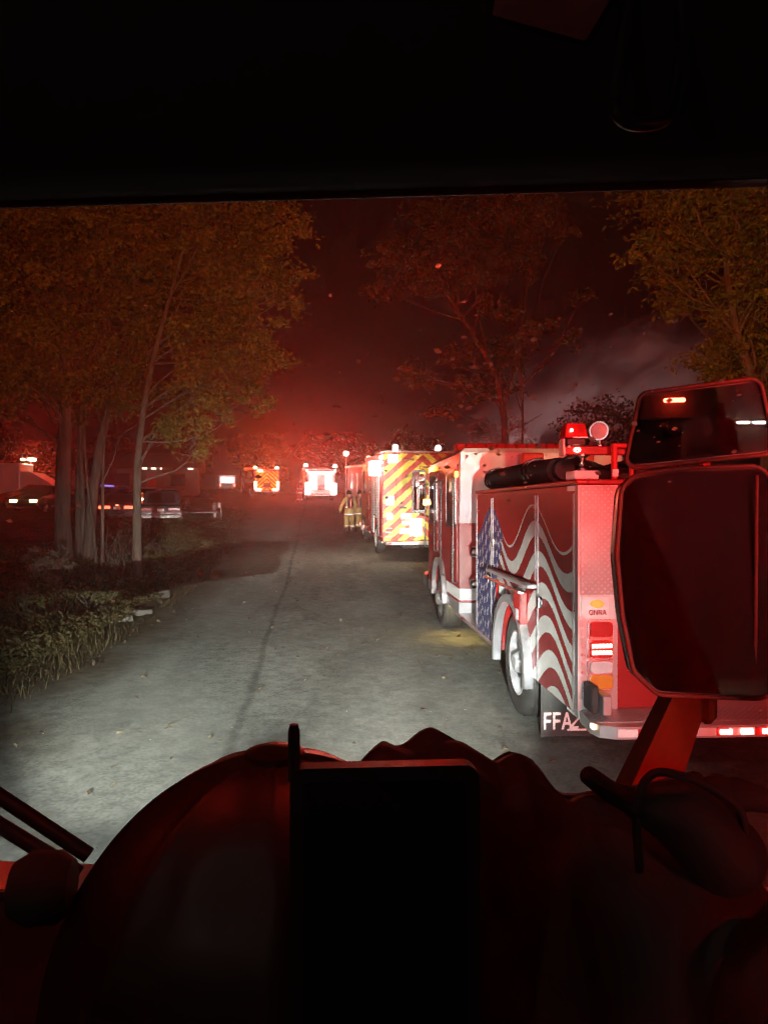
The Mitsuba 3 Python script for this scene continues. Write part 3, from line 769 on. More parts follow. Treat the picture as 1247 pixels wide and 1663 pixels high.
# the split door over the wheel: middle seam
put(F, 'ledge', cat(bx(1.70, 1.794, 6.50, 8.32, 1.345, 1.385, .008)), 'steel')
put(F, 'handrail', cat(tube([[1.70, 6.62, 1.30], [1.66, 6.62, 1.30], [1.66, 8.15, 1.30], [1.70, 8.15, 1.30]], .016, 8)), 'chrome', smooth=40)
put(F, 'fuel_box', bx(1.70, 1.777, 6.78, 7.02, .98, 1.28, .01), 'red_paint', label='small red box above the rear wheel')
put(F, 'tag', bx(1.694, 1.6985, 6.80, 6.90, 1.02, 1.12), 'reflective_white')
put(F, 'side_marker_lamp', cat(bx(1.745, 1.777, 7.72, 7.86, 1.14, 1.24, .01)), 'lens_clear')
put(F, 'side_tag', bx(1.770, 1.777, 7.95, 8.12, 1.06, 1.28), 'reflective_red')
ring = sg.Point(7.3, .50).buffer(.70, quad_segs=20).difference(sg.Point(7.3, .50).buffer(.625, quad_segs=20)).intersection(sg.box(6, .42, 9, 2))
put(F, 'rear_fender', cat([prism(ring, .085, 'yz', 1.70)]), 'steel', smooth=40, label='bright metal fender ring round the rear wheel')
ringf = sg.Point(12.7, .50).buffer(.71, quad_segs=20).difference(sg.Point(12.7, .50).buffer(.64, quad_segs=20)).intersection(sg.box(11, .5, 14, 2))
put(F, 'front_fender', prism(ringf, .07, 'yz', 1.73), 'steel', smooth=40)
wheel(F, 1.80, 7.3, .52, .52, -1, .28, True)
wheel(F, 1.80, 12.7, .51, .51, -1, .32, False, 'steel')
wheel(F, 4.26, 7.3, .52, .52, 1, .28, True)
wheel(F, 4.26, 12.7, .51, .51, 1, .32, False, 'steel')
# mud flap with white letters
mf = put(F, 'mud_flap', bx(1.80, 2.46, 6.40, 6.412, .05, .62), 'rubber', label='black mud flap with white letters behind the rear wheel')
lettering(mf, 'FFA', .142, 1.812, 6.399, .118, 'reflective_white')
lettering(mf, 'Z', .142, 2.045, 6.399, .118, 'reflective_white', slant=.35)
put(mf, 'letter_bar', bx(2.035, 2.21, 6.394, 6.399, .100, .116), 'reflective_white')
# edges
put(F, 'top_rail', cat(bx(1.77, 1.86, 5.36, 9.34, 2.245, 2.285, .01), bx(1.86, 4.2, 5.36, 5.42, 2.245, 2.285, .01), bx(4.2, 4.29, 5.36, 9.34, 2.245, 2.285, .01)), 'red_paint')
put(F, 'hose_bed_floor', bx(1.87, 4.19, 5.43, 9.3, 2.245, 2.262), 'dark_steel')
put(F, 'running_board', cat(bx(1.78, 2.1, 8.40, 10.9, .47, .52, .008)), 'steel')
put(F, 'pump_panel', bx(2.06, 4.0, 9.34, 10.68, .56, 2.2), 'steel')
for k, (yy_, zz_) in enumerate(((9.7, 1.0), (10.3, 1.0), (9.7, 1.5), (10.3, 1.45))):
    put(F, 'outlet_cap', lathe([(0, -.18), (.05, -.18), (.075, -.16), (.08, -.07), (.055, -.05), (.055, 0), (0, 0)], 'x', (2.06, yy_, zz_), 20), 'chrome', smooth=40)
for k in range(5):
    put(F, 'gauge', lathe([(0, -.02), (.05, -.02), (.055, 0), (0, 0)], 'x', (2.06, 9.55 + k * .23, 1.85), 18), 'black_plastic', smooth=40)

# rear face: two outer columns and a recessed middle
for s, (a, b) in enumerate(((1.785, 2.075), (4.0, 4.275))):
    col = put(F, 'rear_column', cat(bx(a, b, 5.335, 5.62, .51, 2.24)), 'white_paint')
    put_plate(col, 'treadplate', a + .004, b - .004, 5.332, 1.43, 2.236, 'treadplate', t=.006, label='treadplate panel on the rear column')
    put_plate(col, 'lower_plate', a + .004, b - .004, 5.332, .585, 1.25, 'steel', t=.004)
    put(col, 'corner_trim', bx(a - .012 if s == 0 else b, a if s == 0 else b + .012, 5.325, 5.398, .53, 2.24), 'steel')
    put(col, 'rivets', cat([lathe([(0, .006), (.008, .004), (.01, 0), (0, 0)], 'y', (a + .022, 5.326, .66 + k * .066), 8).apply_scale([1, 1, 1]) for k in range(24)]), 'chrome')
    c0 = a + .07
    put(col, 'badge_plate', bx(a + .015, a + .215, 5.320, 5.3275, 1.265, 1.415), 'reflective_white', label='pale plate with a small yellow emblem')
    if s == 0:
        put(col, 'emblem', hull([[x, yv, z] for yv in (5.3165, 5.3195) for x, z in ((1.87, 1.385), (1.93, 1.40), (1.97, 1.37), (1.955, 1.34), (1.90, 1.335), (1.86, 1.36))]), 'reflective_yellow')
        m = meshkit.text_mesh('GNRA', .035, .002, True)
        v = m.vertices
        m.vertices = np.stack([1.85 + v[:, 0], 5.3195 - v[:, 2], 1.285 + v[:, 1]], 1)
        put(col, 'lettering', m, 'dark_red_paint')
        put(col, 'knob', lathe([(0, .07), (.035, .066), (.045, .03), (.03, .01), (.03, 0), (0, 0)], 'y', (1.955, 5.328, 1.465), 20).apply_transform(np.eye(4)), 'black_plastic', smooth=40)
    lampx0, lampx1 = c0, a + .235
    for nm, z0, z1, bs in (('stop_lamp', 1.125, 1.235, 'lens_red'), ('warning_lamp', .975, 1.10, 'lens_red'), ('reversing_lamp', .86, .945, 'lens_clear'), ('turn_lamp', .745, .845, 'lens_amber')):
        hs = put(col, 'lamp_housing', prism(rrect(lampx0 - .012, lampx1 + .012, z0 - .012, z1 + .012, .02), .018, 'xz', 5.308), 'chrome', smooth=40)
        ln = prism(rrect(lampx0, lampx1, z0, z1, .025), .03, 'xz', 5.282)
        put(hs, nm, ln, bs, smooth=30)
        if nm == 'warning_lamp':
            for r_ in range(2):
                for c_ in range(6):
                    x_ = lampx0 + .018 + c_ * (lampx1 - lampx0 - .036) / 5
                    lamp(hs, 'diode', bx(x_ - .009, x_ + .009, 5.276, 5.2815, z0 + .022 + r_ * .05, z0 + .052 + r_ * .05), (9, 4.5, 3.0), weight=.01)
    put(col, 'rubber_bumper', bx(a + .03, a + .085, 5.15, 5.33, .60, .80, .012), 'rubber')
    put(col, 'step_bracket', bx(a + .095, a + .16, 5.10, 5.33, .60, .74, .006), 'steel')
put(F, 'rear_wall', cat(bx(2.077, 3.998, 5.60, 5.64, .60, 2.235)), 'steel')
put(F, 'tail_roller_door', cat([bx(2.55, 3.55, 5.575, 5.597, .72 + k * .06, .772 + k * .06) for k in range(22)]), 'steel')
put(F, 'rear_handrail', cat(tube([[2.20, 5.60, .66], [2.20, 5.50, .66], [2.20, 5.50, 1.05], [2.20, 5.60, 1.05]], .018, 8)), 'chrome', smooth=40)
put(F, 'rear_handrail', cat(tube([[2.34, 5.598, .82], [2.34, 5.52, .82], [2.34, 5.52, 2.05], [2.34, 5.598, 2.05]], .018, 8)), 'chrome', smooth=40)
put(F, 'folding_step', bx(2.12, 2.30, 5.40, 5.598, 1.20, 1.23, .005), 'steel')
tb = put(F, 'tailboard', prism(sg.Polygon([(1.90, 4.90), (1.80, 4.95), (1.77, 5.05), (1.79, 5.33), (2.08, 5.33), (2.08, 5.60), (3.99, 5.60), (3.99, 5.33), (4.28, 5.33), (4.29, 5.05), (4.26, 4.95), (4.16, 4.90)]), .085, 'xy', .495), 'steel')
m = prism(sg.box(1.80, 5.0, 4.26, 5.32), .006, 'xy', .581)
put(tb, 'treadplate', m, 'treadplate', uv=np.stack([m.vertices[:, 0], m.vertices[:, 1]], 1))
x = 1.86
k = 0
while x < 4.2:
    w_ = .085 if k % 2 else .19
    put(tb, 'reflector_strip', bx(x if x > 1.9 else 1.91, min(x + w_, 4.15) - .004, 4.890, 4.8985, .512, .566), 'reflective_red' if k % 2 else 'reflective_white')
    x += w_
    k += 1
for x_ in (2.66, 2.81, 2.96):
    lamp(tb, 'marker_lamp', bx(x_ - .045, x_ + .045, 4.872, 4.889, .52, .558, .006), (14, 2.2, 1.8), weight=.05, bsdf='lens_red')
lamp(tb, 'step_lamp', bx(1.765, 1.80, 4.99, 5.05, .535, .57, .006), (9, 4.5, 2.0), weight=.03, bsdf='lens_amber')

# what lies on the body's top
hz = 2.425
put(F, 'hose_roll', tube(smooth_line([[1.98, 9.25, hz - .01], [1.98, 8.4, hz], [1.99, 7.4, hz - .005], [1.98, 6.45, hz - .02]], 6), .115, 18), 'matte_black', smooth=50, label='long dark roll of hard hose along the top edge')
for yy_ in (8.95, 7.15):
    a_ = np.linspace(-.6, math.pi + .6, 18)
    put(F, 'hose_strap', tube([[1.98 - .124 * math.cos(t), yy_ + .03 * math.sin(t * 2), hz + .124 * math.sin(t)] for t in a_], .012, 6), 'chrome', smooth=50)
    put(F, 'hose_strap', tube([[1.98 - .124 * math.cos(t), yy_ + .16 + .03 * math.sin(t * 2), hz + .124 * math.sin(t)] for t in a_], .012, 6), 'chrome', smooth=50)
put(F, 'hose_coupling', lathe([(0, .10), (.06, .10), (.088, .07), (.095, 0), (.088, -.05), (0, -.06)], 'y', (1.985, 6.36, hz - .02), 24), 'rubber', smooth=40)
rng = np.random.default_rng(5)
put(F, 'hose_load', cat([tube(smooth_line([[2.35 + .14 * k, 5.9, 2.32 + .03 * rng.normal()], [2.35 + .14 * k + .03 * rng.normal(), 7.2, 2.36 + .10 * rng.uniform()], [2.35 + .14 * k, 9.1, 2.34]], 5), .062, 8) for k in range(12)]), 'dark_cloth', smooth=50)
put(F, 'deck_gun', cat(lathe([(0, 0), (.13, 0), (.13, .05), (.07, .10), (.07, .28), (0, .28)], 'z', (2.75, 8.6, 2.30), 20), tube([[2.75, 8.7, 2.60], [2.72, 8.1, 2.66], [2.70, 7.6, 2.72]], [.08, .07, .055], 14), lathe([(.05, -.1), (.09, -.1), (.09, .02), (.05, .02)], 'y', (2.70, 7.6, 2.72), 16)), 'black_plastic', smooth=40)
put(F, 'tarp', cat([trimesh.creation.icosphere(2, 1).apply_scale([.42, .5, .2]).apply_translation([2.55, 7.9, 2.40]), trimesh.creation.icosphere(2, 1).apply_scale([.35, .45, .16]).apply_translation([2.9, 7.1, 2.38])]), 'matte_black', smooth=True)
# rear lighting bridge
put(F, 'post_box', bx(1.79, 1.98, 5.46, 5.68, 2.288, 2.355, .008), 'white_paint')
put(F, 'bridge_post', lathe([(.035, 0), (.04, .02), (.022, .035), (.03, .055), (.018, .075), (.018, .10), (.032, .115), (.03, .14)], 'z', (1.885, 5.56, 2.355), 18), 'chrome', smooth=40)
put(F, 'bridge_beam', cat(bx(1.73, 2.9, 5.53, 5.59, 2.478, 2.545, .008), bx(2.82, 2.88, 5.53, 5.59, 2.29, 2.48)), 'red_paint')
put(F, 'bridge_bracket', cat(bx(1.715, 1.735, 5.51, 5.61, 2.47, 2.60, .004), bx(1.76, 1.775, 5.51, 5.53, 2.53, 2.60)), 'steel')
be = put(F, 'beacon', hull([[x, y, z] for z, a_, b_ in ((2.605, 1.725, 1.905), (2.715, 1.745, 1.885)) for x in (a_, b_) for y in ((5.49, 5.63) if z < 2.65 else (5.51, 5.61))]), 'lens_red', label='red tapered beacon on the rear bridge')
put(be, 'base', cat(bx(1.74, 1.89, 5.50, 5.62, 2.548, 2.603, .008)), 'black_plastic')
put(be, 'rim', bx(1.785, 1.90, 5.482, 5.489, 2.600, 2.612), 'chrome')
lamp(be, 'bulb', trimesh.creation.icosphere(2, .014).apply_translation([1.775, 5.484, 2.66]), (10, 4, 3), weight=.02)
lamp(F, 'bridge_lamp', trimesh.creation.icosphere(2, 1).apply_scale([.028, .016, .020]).apply_translation([1.83, 5.518, 2.515]), (30, 6, 4), weight=.3, bsdf='lens_red', smooth=True)
sp_dir = trimesh.transformations.rotation_matrix(math.radians(-28), [0, 0, 1])
head = lathe([(0, .085), (.03, .08), (.055, .055), (.066, .01), (.068, -.03), (.074, -.034), (.074, -.05), (.06, -.05)], 'y', (0, 0, 0), 28)
head.apply_transform(sp_dir)
so = put(F, 'spotlight', head.apply_translation([2.02, 5.56, 2.66]), 'chrome', smooth=40, label='round chrome spotlight on the rear bridge')
lens = lathe([(0, -.062), (.03, -.058), (.058, -.048), (.058, -.044), (0, -.044)], 'y', (0, 0, 0), 24)
lens.apply_transform(sp_dir)
put(so, 'lens', lens.apply_translation([2.02, 5.56, 2.66]), 'lens_clear', smooth=40)
put(so, 'yoke', cat(tube([[1.943, 5.58, 2.66], [1.945, 5.57, 2.62], [1.98, 5.56, 2.585], [2.02, 5.56, 2.58], [2.06, 5.55, 2.585], [2.095, 5.54, 2.62], [2.097, 5.53, 2.66]], .007, 6), lathe([(.03, 0), (.03, .012), (.012, .02), (.012, .04)], 'z', (2.02, 5.56, 2.545), 14)), 'chrome', smooth=40)
put(F, 'grab_post', cat(bx(2.075, 2.115, 5.44, 5.48, 2.288, 2.56, .008), bx(2.075, 2.24, 5.44, 5.48, 2.525, 2.56, .008), bx(2.215, 2.24, 5.44, 5.48, 2.288, 2.56, .004)), 'reflective_red')
put(F, 'post_tag', bx(2.072, 2.118, 5.433, 5.4385, 2.31, 2.365), 'reflective_white')

# cab
low = sg.box(10.72, .68, 14.32, 1.84).difference(arch_f).difference(sg.box(12.06, .4, 13.34, .72))
cabk = put(F, 'cab', cat(prism(low, .5, 'yz', 1.80), bx(2.30, 3.76, 10.72, 14.32, .68, 1.84), prism(low, .5, 'yz', 3.76)), 'red_paint')
put(F, 'cab_top', hull([[x, y, z] for z, i_ in ((1.842, 0), (2.88, .02), (2.95, .10)) for x in (1.80 + i_, 4.26 - i_) for y in (10.72 + i_, 14.32 - i_ * (1 if z < 2.9 else 2))]), 'white_paint', label='white upper half of the cab')
put(F, 'cab_stripe', cat(bx(1.794, 1.7985, 10.72, 12.0, .71, .88), bx(1.80, 4.26, 10.712, 10.7185, .71, .88)), 'reflective_white', label='white band low on the cab')
put(F, 'red_side', cat(bx(1.794, 1.7985, 10.74, 14.30, 1.846, 2.86)), 'red_paint')
put(F, 'cab_skirt', cat(bx(1.79, 2.3, 10.74, 12.0, .50, .675, .01), bx(1.79, 2.3, 13.4, 14.3, .50, .675, .01)), 'steel')
for lab, y0, y1, z0 in (('rear door', 10.86, 11.95, .92), ('front door', 12.95, 14.12, 1.28)):
    pl = sg.box(y0, z0, y1, 2.72).buffer(-.04).buffer(.04, quad_segs=4)
    if z0 > 1:
        pl = pl.difference(arch_f.buffer(.08))
    dk = put(F, 'cab_door', prism(pl, .012, 'yz', 1.780), 'red_paint')
    put(dk, 'window', prism(rrect(y0 + .10, y1 - .10, 1.80, 2.62, .06), .006, 'yz', 1.773), 'dark_glass')
    put(dk, 'window_frame', prism(rrect(y0 + .07, y1 - .07, 1.77, 2.65, .08).difference(rrect(y0 + .10, y1 - .10, 1.80, 2.62, .06)), .010, 'yz', 1.769), 'chrome')
    put(dk, 'handle', cat(bx(1.735, 1.765, y0 + .08, y0 + .22, 1.42, 1.46, .008)), 'chrome')
for y_ in (10.80, 12.05, 12.86, 14.2):
    put(F, 'grab_rail', tube([[1.79, y_, .95 if y_ < 12.5 else 1.3], [1.715, y_, .97 if y_ < 12.5 else 1.32], [1.715, y_, 2.50], [1.79, y_, 2.52]], .018, 8), 'chrome', smooth=50)
for y_, z_, c_ in ((10.78, 2.56, (7, 3.2, .4)), (13.45, 2.78, (9, 4.5, .6)), (13.75, 2.78, (9, 4.5, .6))):
    lamp(F, 'side_lamp', bx(1.745, 1.778, y_ - .07, y_ + .07, z_ - .045, z_ + .045, .01), c_, weight=.12, bsdf='lens_amber')
lb = put(F, 'light_bar', bx(1.93, 3.95, 11.9, 12.2, 2.952, 2.985, .01), 'black_plastic')
for k in range(12):
    x_ = 1.95 + k * .166
    put(lb, 'lens', bx(x_, x_ + .15, 11.91, 12.19, 2.986, 3.12, .018), 'lens_red')
put(F, 'roof_lamp', cat(bx(2.66, 2.98, 10.45, 10.70, 2.62, 2.86, .02)), 'lens_red')
put(F, 'roof_lamp', bx(3.4, 3.72, 10.45, 10.70, 2.62, 2.86, .02), 'lens_red')
put(F, 'bumper', bx(1.76, 4.30, 14.34, 14.92, .46, .78, .05), 'chrome')
put(F, 'windscreen', bx(1.95, 4.1, 14.322, 14.33, 1.75, 2.7), 'dark_glass')
lamp(F, 'flank_fill', bx(4.28, 4.33, 7.6, 8.4, 2.32, 2.50, .01), (330, 290, 110), label='unseen fill lamp added on the far flank for the right tree')  # added out of view to light the tree at the right
lamp(F, 'headlamp', bx(1.86, 2.12, 14.33, 14.345, 1.05, 1.2), (25, 25, 22), weight=.25)
mi_ = put(F, 'side_mirror', prism(rrect(1.48, 1.76, 1.96, 2.80, .05), .06, 'xz', 14.36), 'black_plastic', label='tall side mirror on the left of the cab')
put(mi_, 'glass', prism(rrect(1.50, 1.74, 2.02, 2.76, .04), .004, 'xz', 14.354), 'mirror_glass')
put(mi_, 'arm', tube([[1.79, 14.2, 2.85], [1.62, 14.4, 2.86], [1.62, 14.4, 1.93], [1.79, 14.2, 1.90]], .014, 6), 'chrome', smooth=50)
lamp(mi_, 'turn_lamp', bx(1.70, 1.79, 14.30, 14.345, 2.12, 2.22, .01), (60, 30, 3), boost=3, bsdf='lens_amber')
# warm ground lights below the cab steps
for y_ in (11.3, 12.0):
    lamp(F, 'ground_lamp', bx(1.86, 2.0, y_ - .06, y_ + .06, .445, .462), (70, 48, 12), boost=4)

# ------------------------------------------------------------------ the rescue truck ahead of it
def box_panel(P, name, x0, x1, y, z0, z1, bsdf, t=.02, **k):
    m, uv = plate_uv(x0, x1, y, z0, z1, t)
    return put(P, name, m, bsdf, uv=uv, **k)


rz = float(PROFILE(23.2))
Rk = thing('rescue_truck', 'tall rescue truck with a yellow and red striped rear beyond the flag engine', 'fire truck', M=M_of(1.46, 23.0, rz - .02, 3.0, 2.6))
prof = sg.box(.02, .55, 6.0, 3.36).difference(sg.Point(2.1, .5).buffer(.6, quad_segs=12)).difference(sg.box(1.5, .3, 2.7, .6))
put(Rk, 'body', cat(prism(prof, .5, 'yz', 0.0), bx(.5, 1.95, .02, 6.0, .55, 3.36), prism(prof, .5, 'yz', 1.95)), 'red_paint')
put(Rk, 'roof', bx(-.01, 2.46, .0, 6.02, 3.362, 3.42, .02), 'white_paint')
put(Rk, 'cab', hull([[x, y, z] for x in (.03, 2.42) for y, z in ((6.05, .55), (6.05, 3.1), (7.7, 3.1), (8.25, 2.0), (8.3, .55))]), 'red_paint')
put(Rk, 'cab_window', cat(bx(.015, .028, 6.4, 7.5, 1.9, 2.8)), 'dark_glass')
box_panel(Rk, 'rear_panel', .0, 1.225, .018, .62, 3.34, 'chevron_print', label='left half of the striped rear')
m = bx(1.229, 2.45, -.002, .018, .62, 3.34)
put(Rk, 'rear_panel', m, 'chevron_print', uv=np.stack([2.45 - m.vertices[:, 0], m.vertices[:, 2]], 1))
k = 0
for y0, y1 in ((.12, .95), (1.0, 1.55), (1.6, 2.62), (2.68, 3.5), (3.56, 4.4), (4.46, 5.9)):
    z0 = 1.22 if 1.3 < (y0 + y1) / 2 < 2.8 else .66
    dk = put(Rk, 'roller_door', bx(-.022, -.002, y0, y1, z0, 2.98, .004), 'white_paint' if k in (1, 2, 3) else 'red_paint')
    put(dk, 'slats', cat([bx(-.030, -.0225, y0 + .03, y1 - .03, z0 + .04 + j * .085, z0 + .10 + j * .085) for j in range(int((2.9 - z0) / .085))]), 'steel' if k in (1, 2, 3) else 'red_paint')
    put(dk, 'handle', bx(-.05, -.031, y0 + .1, y1 - .1, z0 + .06, z0 + .09, .004), 'chrome')
    k += 1
put(Rk, 'side_stripe', bx(-.016, -.002, .1, 5.95, 3.02, 3.30), 'reflective_white')
wheel(Rk, -.01, 2.1, .52, .5, -1, .28, True)
wheel(Rk, -.01, 6.95, .52, .5, -1, .3, False)
wheel(Rk, 2.46, 2.1, .52, .5, 1, .28, True)
wheel(Rk, 2.46, 6.95, .52, .5, 1, .3, False)
put(Rk, 'chassis', bx(.6, 1.9, .1, 8.0, .36, .56), 'matte_black')
bk = put(Rk, 'bumper', bx(.05, 2.4, -.30, .0, .50, .60, .01), 'steel')
put(bk, 'reflector', bx(.06, .22, -.306, -.3005, .52, .58), 'reflective_red')
sl = put(Rk, 'scene_lamp', bx(-.08, -.023, .15, .95, 2.62, 3.12, .02), 'chrome', label='large white lamp on the side')
lamp(sl, 'lens', bx(-.38, -.081, .17, .93, 2.64, 3.10, .04), (70, 60, 46), weight=2.0)
rl = put(Rk, 'rear_lamp', bx(.10, .44, -.10, -.003, 3.02, 3.32, .02), 'chrome', label='square white lamp high on the rear')
lamp(rl, 'lens', bx(.12, .42, -.135, -.101, 3.04, 3.30, .01), (36, 30, 18), weight=.7)
put(Rk, 'rear_handrail', tube([[.56, -.003, 3.14], [.56, -.09, 3.14], [.94, -.09, 3.14], [.94, -.003, 3.14]], .025, 8), 'chrome', smooth=50)
put(Rk, 'door_seam', bx(.40, .415, -.008, -.0025, 1.55, 2.75), 'matte_black')
put(Rk, 'latch', bx(.50, .74, -.05, -.003, 1.62, 1.68, .008), 'black_plastic')
put(Rk, 'plate_holder', bx(.55, .88, -.03, -.003, 1.28, 1.48, .006), 'steel')
put(Rk, 'number_plate', bx(.58, .85, -.036, -.0305, 1.10, 1.24), 'reflective_white')
put(Rk, 'rear_square', bx(.06, .34, -.012, -.003, 1.72, 2.02), 'reflective_white')  # pale square on the striped rear
lad = put(Rk, 'rear_step', bx(.06, .26, -.16, -.003, .74, .77, .004), 'steel')
for j in range(3):
    put(Rk, 'rear_step', bx(.06, .26, -.12, -.003, .87 + j * .13, .895 + j * .13, .004), 'steel')
for x0, x1, z0, z1, c in ((.10, .28, 1.28, 1.46, (12, 10, 7)), (.85, 1.22, .76, 1.30, (16, 14, 10)), (.52, .82, .84, 1.0, (9, 7, 3)), (2.0, 2.35, .8, 1.3, (12, 3, 2))):
    lamp(Rk, 'tail_lamp', bx(x0, x1, -.05, -.003, z0, z1, .012), c, weight=.25)
put(Rk, 'rear_bar', tube([[.92, -.01, .75], [.92, -.12, .80], [.92, -.12, 1.75], [.92, -.01, 1.8]], .02, 8), 'chrome', smooth=50)
for x_, y_, c in ((.5, 1.0, (2600, 52, 28)), (1.9, 1.0, (2300, 46, 26)), (1.2, 7.0, (2600, 52, 28))):
    bq = put(Rk, 'roof_beacon', lathe([(0, 0), (.10, 0), (.10, .04), (0, .04)], 'z', (x_, y_, 3.42 if y_ < 6 else 3.1), 20), 'black_plastic')
    lamp(bq, 'dome', lathe([(.09, 0), (.095, .06), (.08, .14), (.04, .18), (0, .185)], 'z', (x_, y_, 3.462 if y_ < 6 else 3.142), 20), c, weight=1.0, bsdf='lens_red', smooth=50)
for y_ in (1.0, 3.6, 5.2, 7.2):
    lamp(Rk, 'ground_lamp', bx(.08, .2, y_ - .06, y_ + .06, .47, .49), (34, 32, 18), boost=3)
for y_ in (4.0, 5.0, 6.2, 7.9):
    lamp(Rk, 'side_marker', bx(-.06, -.03, y_ - .05, y_ + .05, .58 if y_ > 5.5 else 3.31, .65 if y_ > 5.5 else 3.36, .004), (14, 3, 2), weight=.05, bsdf='lens_red')


# ------------------------------------------------------------------ the two engines farther up and the van
def far_engine(label, M, print_, lamps, rear_glows, L=8.0, side='red_paint'):
    P = thing('fire_engine', label, 'fire engine', M=M)
    prof = sg.box(.02, .55, L - 3.0, 2.55).difference(sg.Point(2.0, .5).buffer(.6)).difference(sg.box(1.4, .3, 2.6, .6))
    put(P, 'body', cat(prism(prof, .5, 'yz', 0), bx(.5, 1.95, .02, L - 3.0, .55, 2.55), prism(prof, .5, 'yz', 1.95)), side)
    put(P, 'cab', hull([[x, y, z] for x in (.02, 2.43) for y, z in ((L - 2.6, .55), (L - 2.6, 2.85), (L - .6, 2.85), (L - .1, 2.0), (L, .55))]), side)
    put(P, 'pump_panel', bx(.1, 2.35, L - 3.0, L - 2.6, .6, 2.3), 'steel')
    put(P, 'side_stripe', cat(bx(-.008, -.001, .1, L - 3.05, 1.35, 1.62)), 'reflective_white')
    for j in range(3):
        put(P, 'compartment_door', bx(-.02, -.001, .15 + j * 1.6, 1.6 + j * 1.6, 1.66, 2.45, .004), 'steel' if j % 2 else side)
    put(P, 'cab_door', bx(.0, .018, L - 2.4, L - 1.2, .8, 2.7, .004), 'white_paint')
    put(P, 'cab_window', bx(-.012, -.001, L - 2.3, L - 1.3, 1.8, 2.6, .004), 'dark_glass')
    m, uv = plate_uv(.12, 2.33, .018, .66, 2.5, .02)
    put(P, 'rear_panel', m, print_, uv=uv)
    put(P, 'rear_recess', bx(.9, 1.55, -.012, -.0025, .95, 1.35), 'dark_red_paint')
    put(P, 'tailboard', bx(.02, 2.43, -.35, .0, .48, .56, .01), 'steel')
    for x_ in (.05, 2.40):
        put(P, 'handrail', tube([[x_, -.01, .8], [x_, -.09, .85], [x_, -.09, 2.3], [x_, -.01, 2.35]], .022, 8), 'chrome', smooth=50)
    wheel(P, -.01, 2.0, .52, .5, -1, .28, True)
    wheel(P, -.01, L - 1.3, .52, .5, -1, .3, False)
    wheel(P, 2.46, 2.0, .52, .5, 1, .28, True)
    wheel(P, 2.46, L - 1.3, .52, .5, 1, .3, False)
    put(P, 'chassis', bx(.6, 1.9, .1, L - .3, .36, .56), 'matte_black')
    put(P, 'light_bridge', cat(bx(.05, 2.40, .3, .36, 2.62, 2.68), bx(.05, .1, .3, .36, 2.55, 2.66), bx(2.35, 2.40, .3, .36, 2.55, 2.66)), 'steel')
    for x_, z_, c, r in lamps:
        q = put(P, 'beacon', lathe([(0, 0), (r, 0), (r, .05), (0, .05)], 'z', (x_, .33, z_ - .06), 16), 'black_plastic')
        lamp(q, 'dome', lathe([(r * .9, 0), (r, .07), (r * .85, .16), (r * .4, .22), (0, .23)], 'z', (x_, .33, z_), 16), c, boost=2, bsdf='lens_red', smooth=50)
    for x0, x1, z0, z1, c, w_ in rear_glows:
        lamp(P, 'tail_lamp', bx(x0, x1, -.07, -.003, z0, z1, .012), c, weight=w_)  # includes the glowing panels added to the white lit truck
    return P


eA = float(PROFILE(70.6))
far_engine('fire engine with a yellow peaked chevron rear far up the road', M_of(-7.75, 70.4, eA - .02, 17, 2.5), 'chevron_peak_print',
           [(.18, 2.72, (1050, 150, 9), .19), (2.25, 2.72, (1300, 33, 17), .17)],
           [(.0, .28, .75, 1.5, (4.5, 4, 2.5), .2), (2.15, 2.43, .75, 1.5, (4.5, 4, 2.5), .2), (.15, .7, .60, .82, (5, 4.5, 3), .2), (1.75, 2.3, .60, .82, (5, 4.5, 3), .2), (.35, .8, 2.38, 2.6, (6, 5, 3), .3)])
eB = float(PROFILE(62.2))
far_engine('fire engine whose rear is washed out in white light, in the middle distance', M_of(-2.5, 62.0, eB - .02, 6, 2.5), 'reflective_white',
           [(-.02, 2.92, (1450, 36, 18), .19), (2.45, 2.86, (1450, 34, 18), .19)],
           [(-.12, .34, .55, 1.55, (4.5, 4.1, 3.5), .2), (2.05, 2.55, .55, 1.55, (4.5, 4.1, 3.5), .2), (.15, 2.28, 2.35, 2.5, (5, 4.6, 3.8), .3), (.35, .85, 1.0, 2.3, (3, 2.8, 2.4), .2), (1.6, 2.1, 1.0, 2.3, (3, 2.8, 2.4), .2), (-.02, .12, 2.45, 2.7, (6, 3, 2), .1), (2.35, 2.5, 2.45, 2.7, (6, 4, 3), .1)], side='red_paint')  # large white panels glow to give the washed-out rear

ev = float(PROFILE(89))
V = thing('van', 'white boxy van with a bright rear window at the top of the road', 'van', M=M_of(-13.85, 88.6, ev, 12, 1.5))
put(V, 'body', hull([[x, y, z] for x, i_ in ((0, 0), (1.95, 0)) for y, z in ((0, .4), (.05, 1.2), (.2, 2.1), (3.8, 2.1), (4.6, 1.3), (5.2, 1.2), (5.25, .4))]), 'white_paint')
lamp(V, 'rear_window', bx(.2, 1.75, -.03, .05, 1.15, 1.85, .01), (3.5, 3.3, 3.1), weight=.3, label='rear window glowing white')
put(V, 'bumper', bx(.02, 1.93, -.12, .0, .38, .6, .02), 'dark_steel')
for x_ in (.1, 1.72):
    lamp(V, 'tail_lamp', bx(x_, x_ + .14, -.025, .02, .75, 1.05, .01), (12, 1, .6), weight=.1, bsdf='lens_red')
for x_, s in ((-.01, -1), (1.96, 1)):
    for y_ in (.9, 4.2):
        wheel(V, x_, y_, .34, .33, s, .2, False, 'steel')


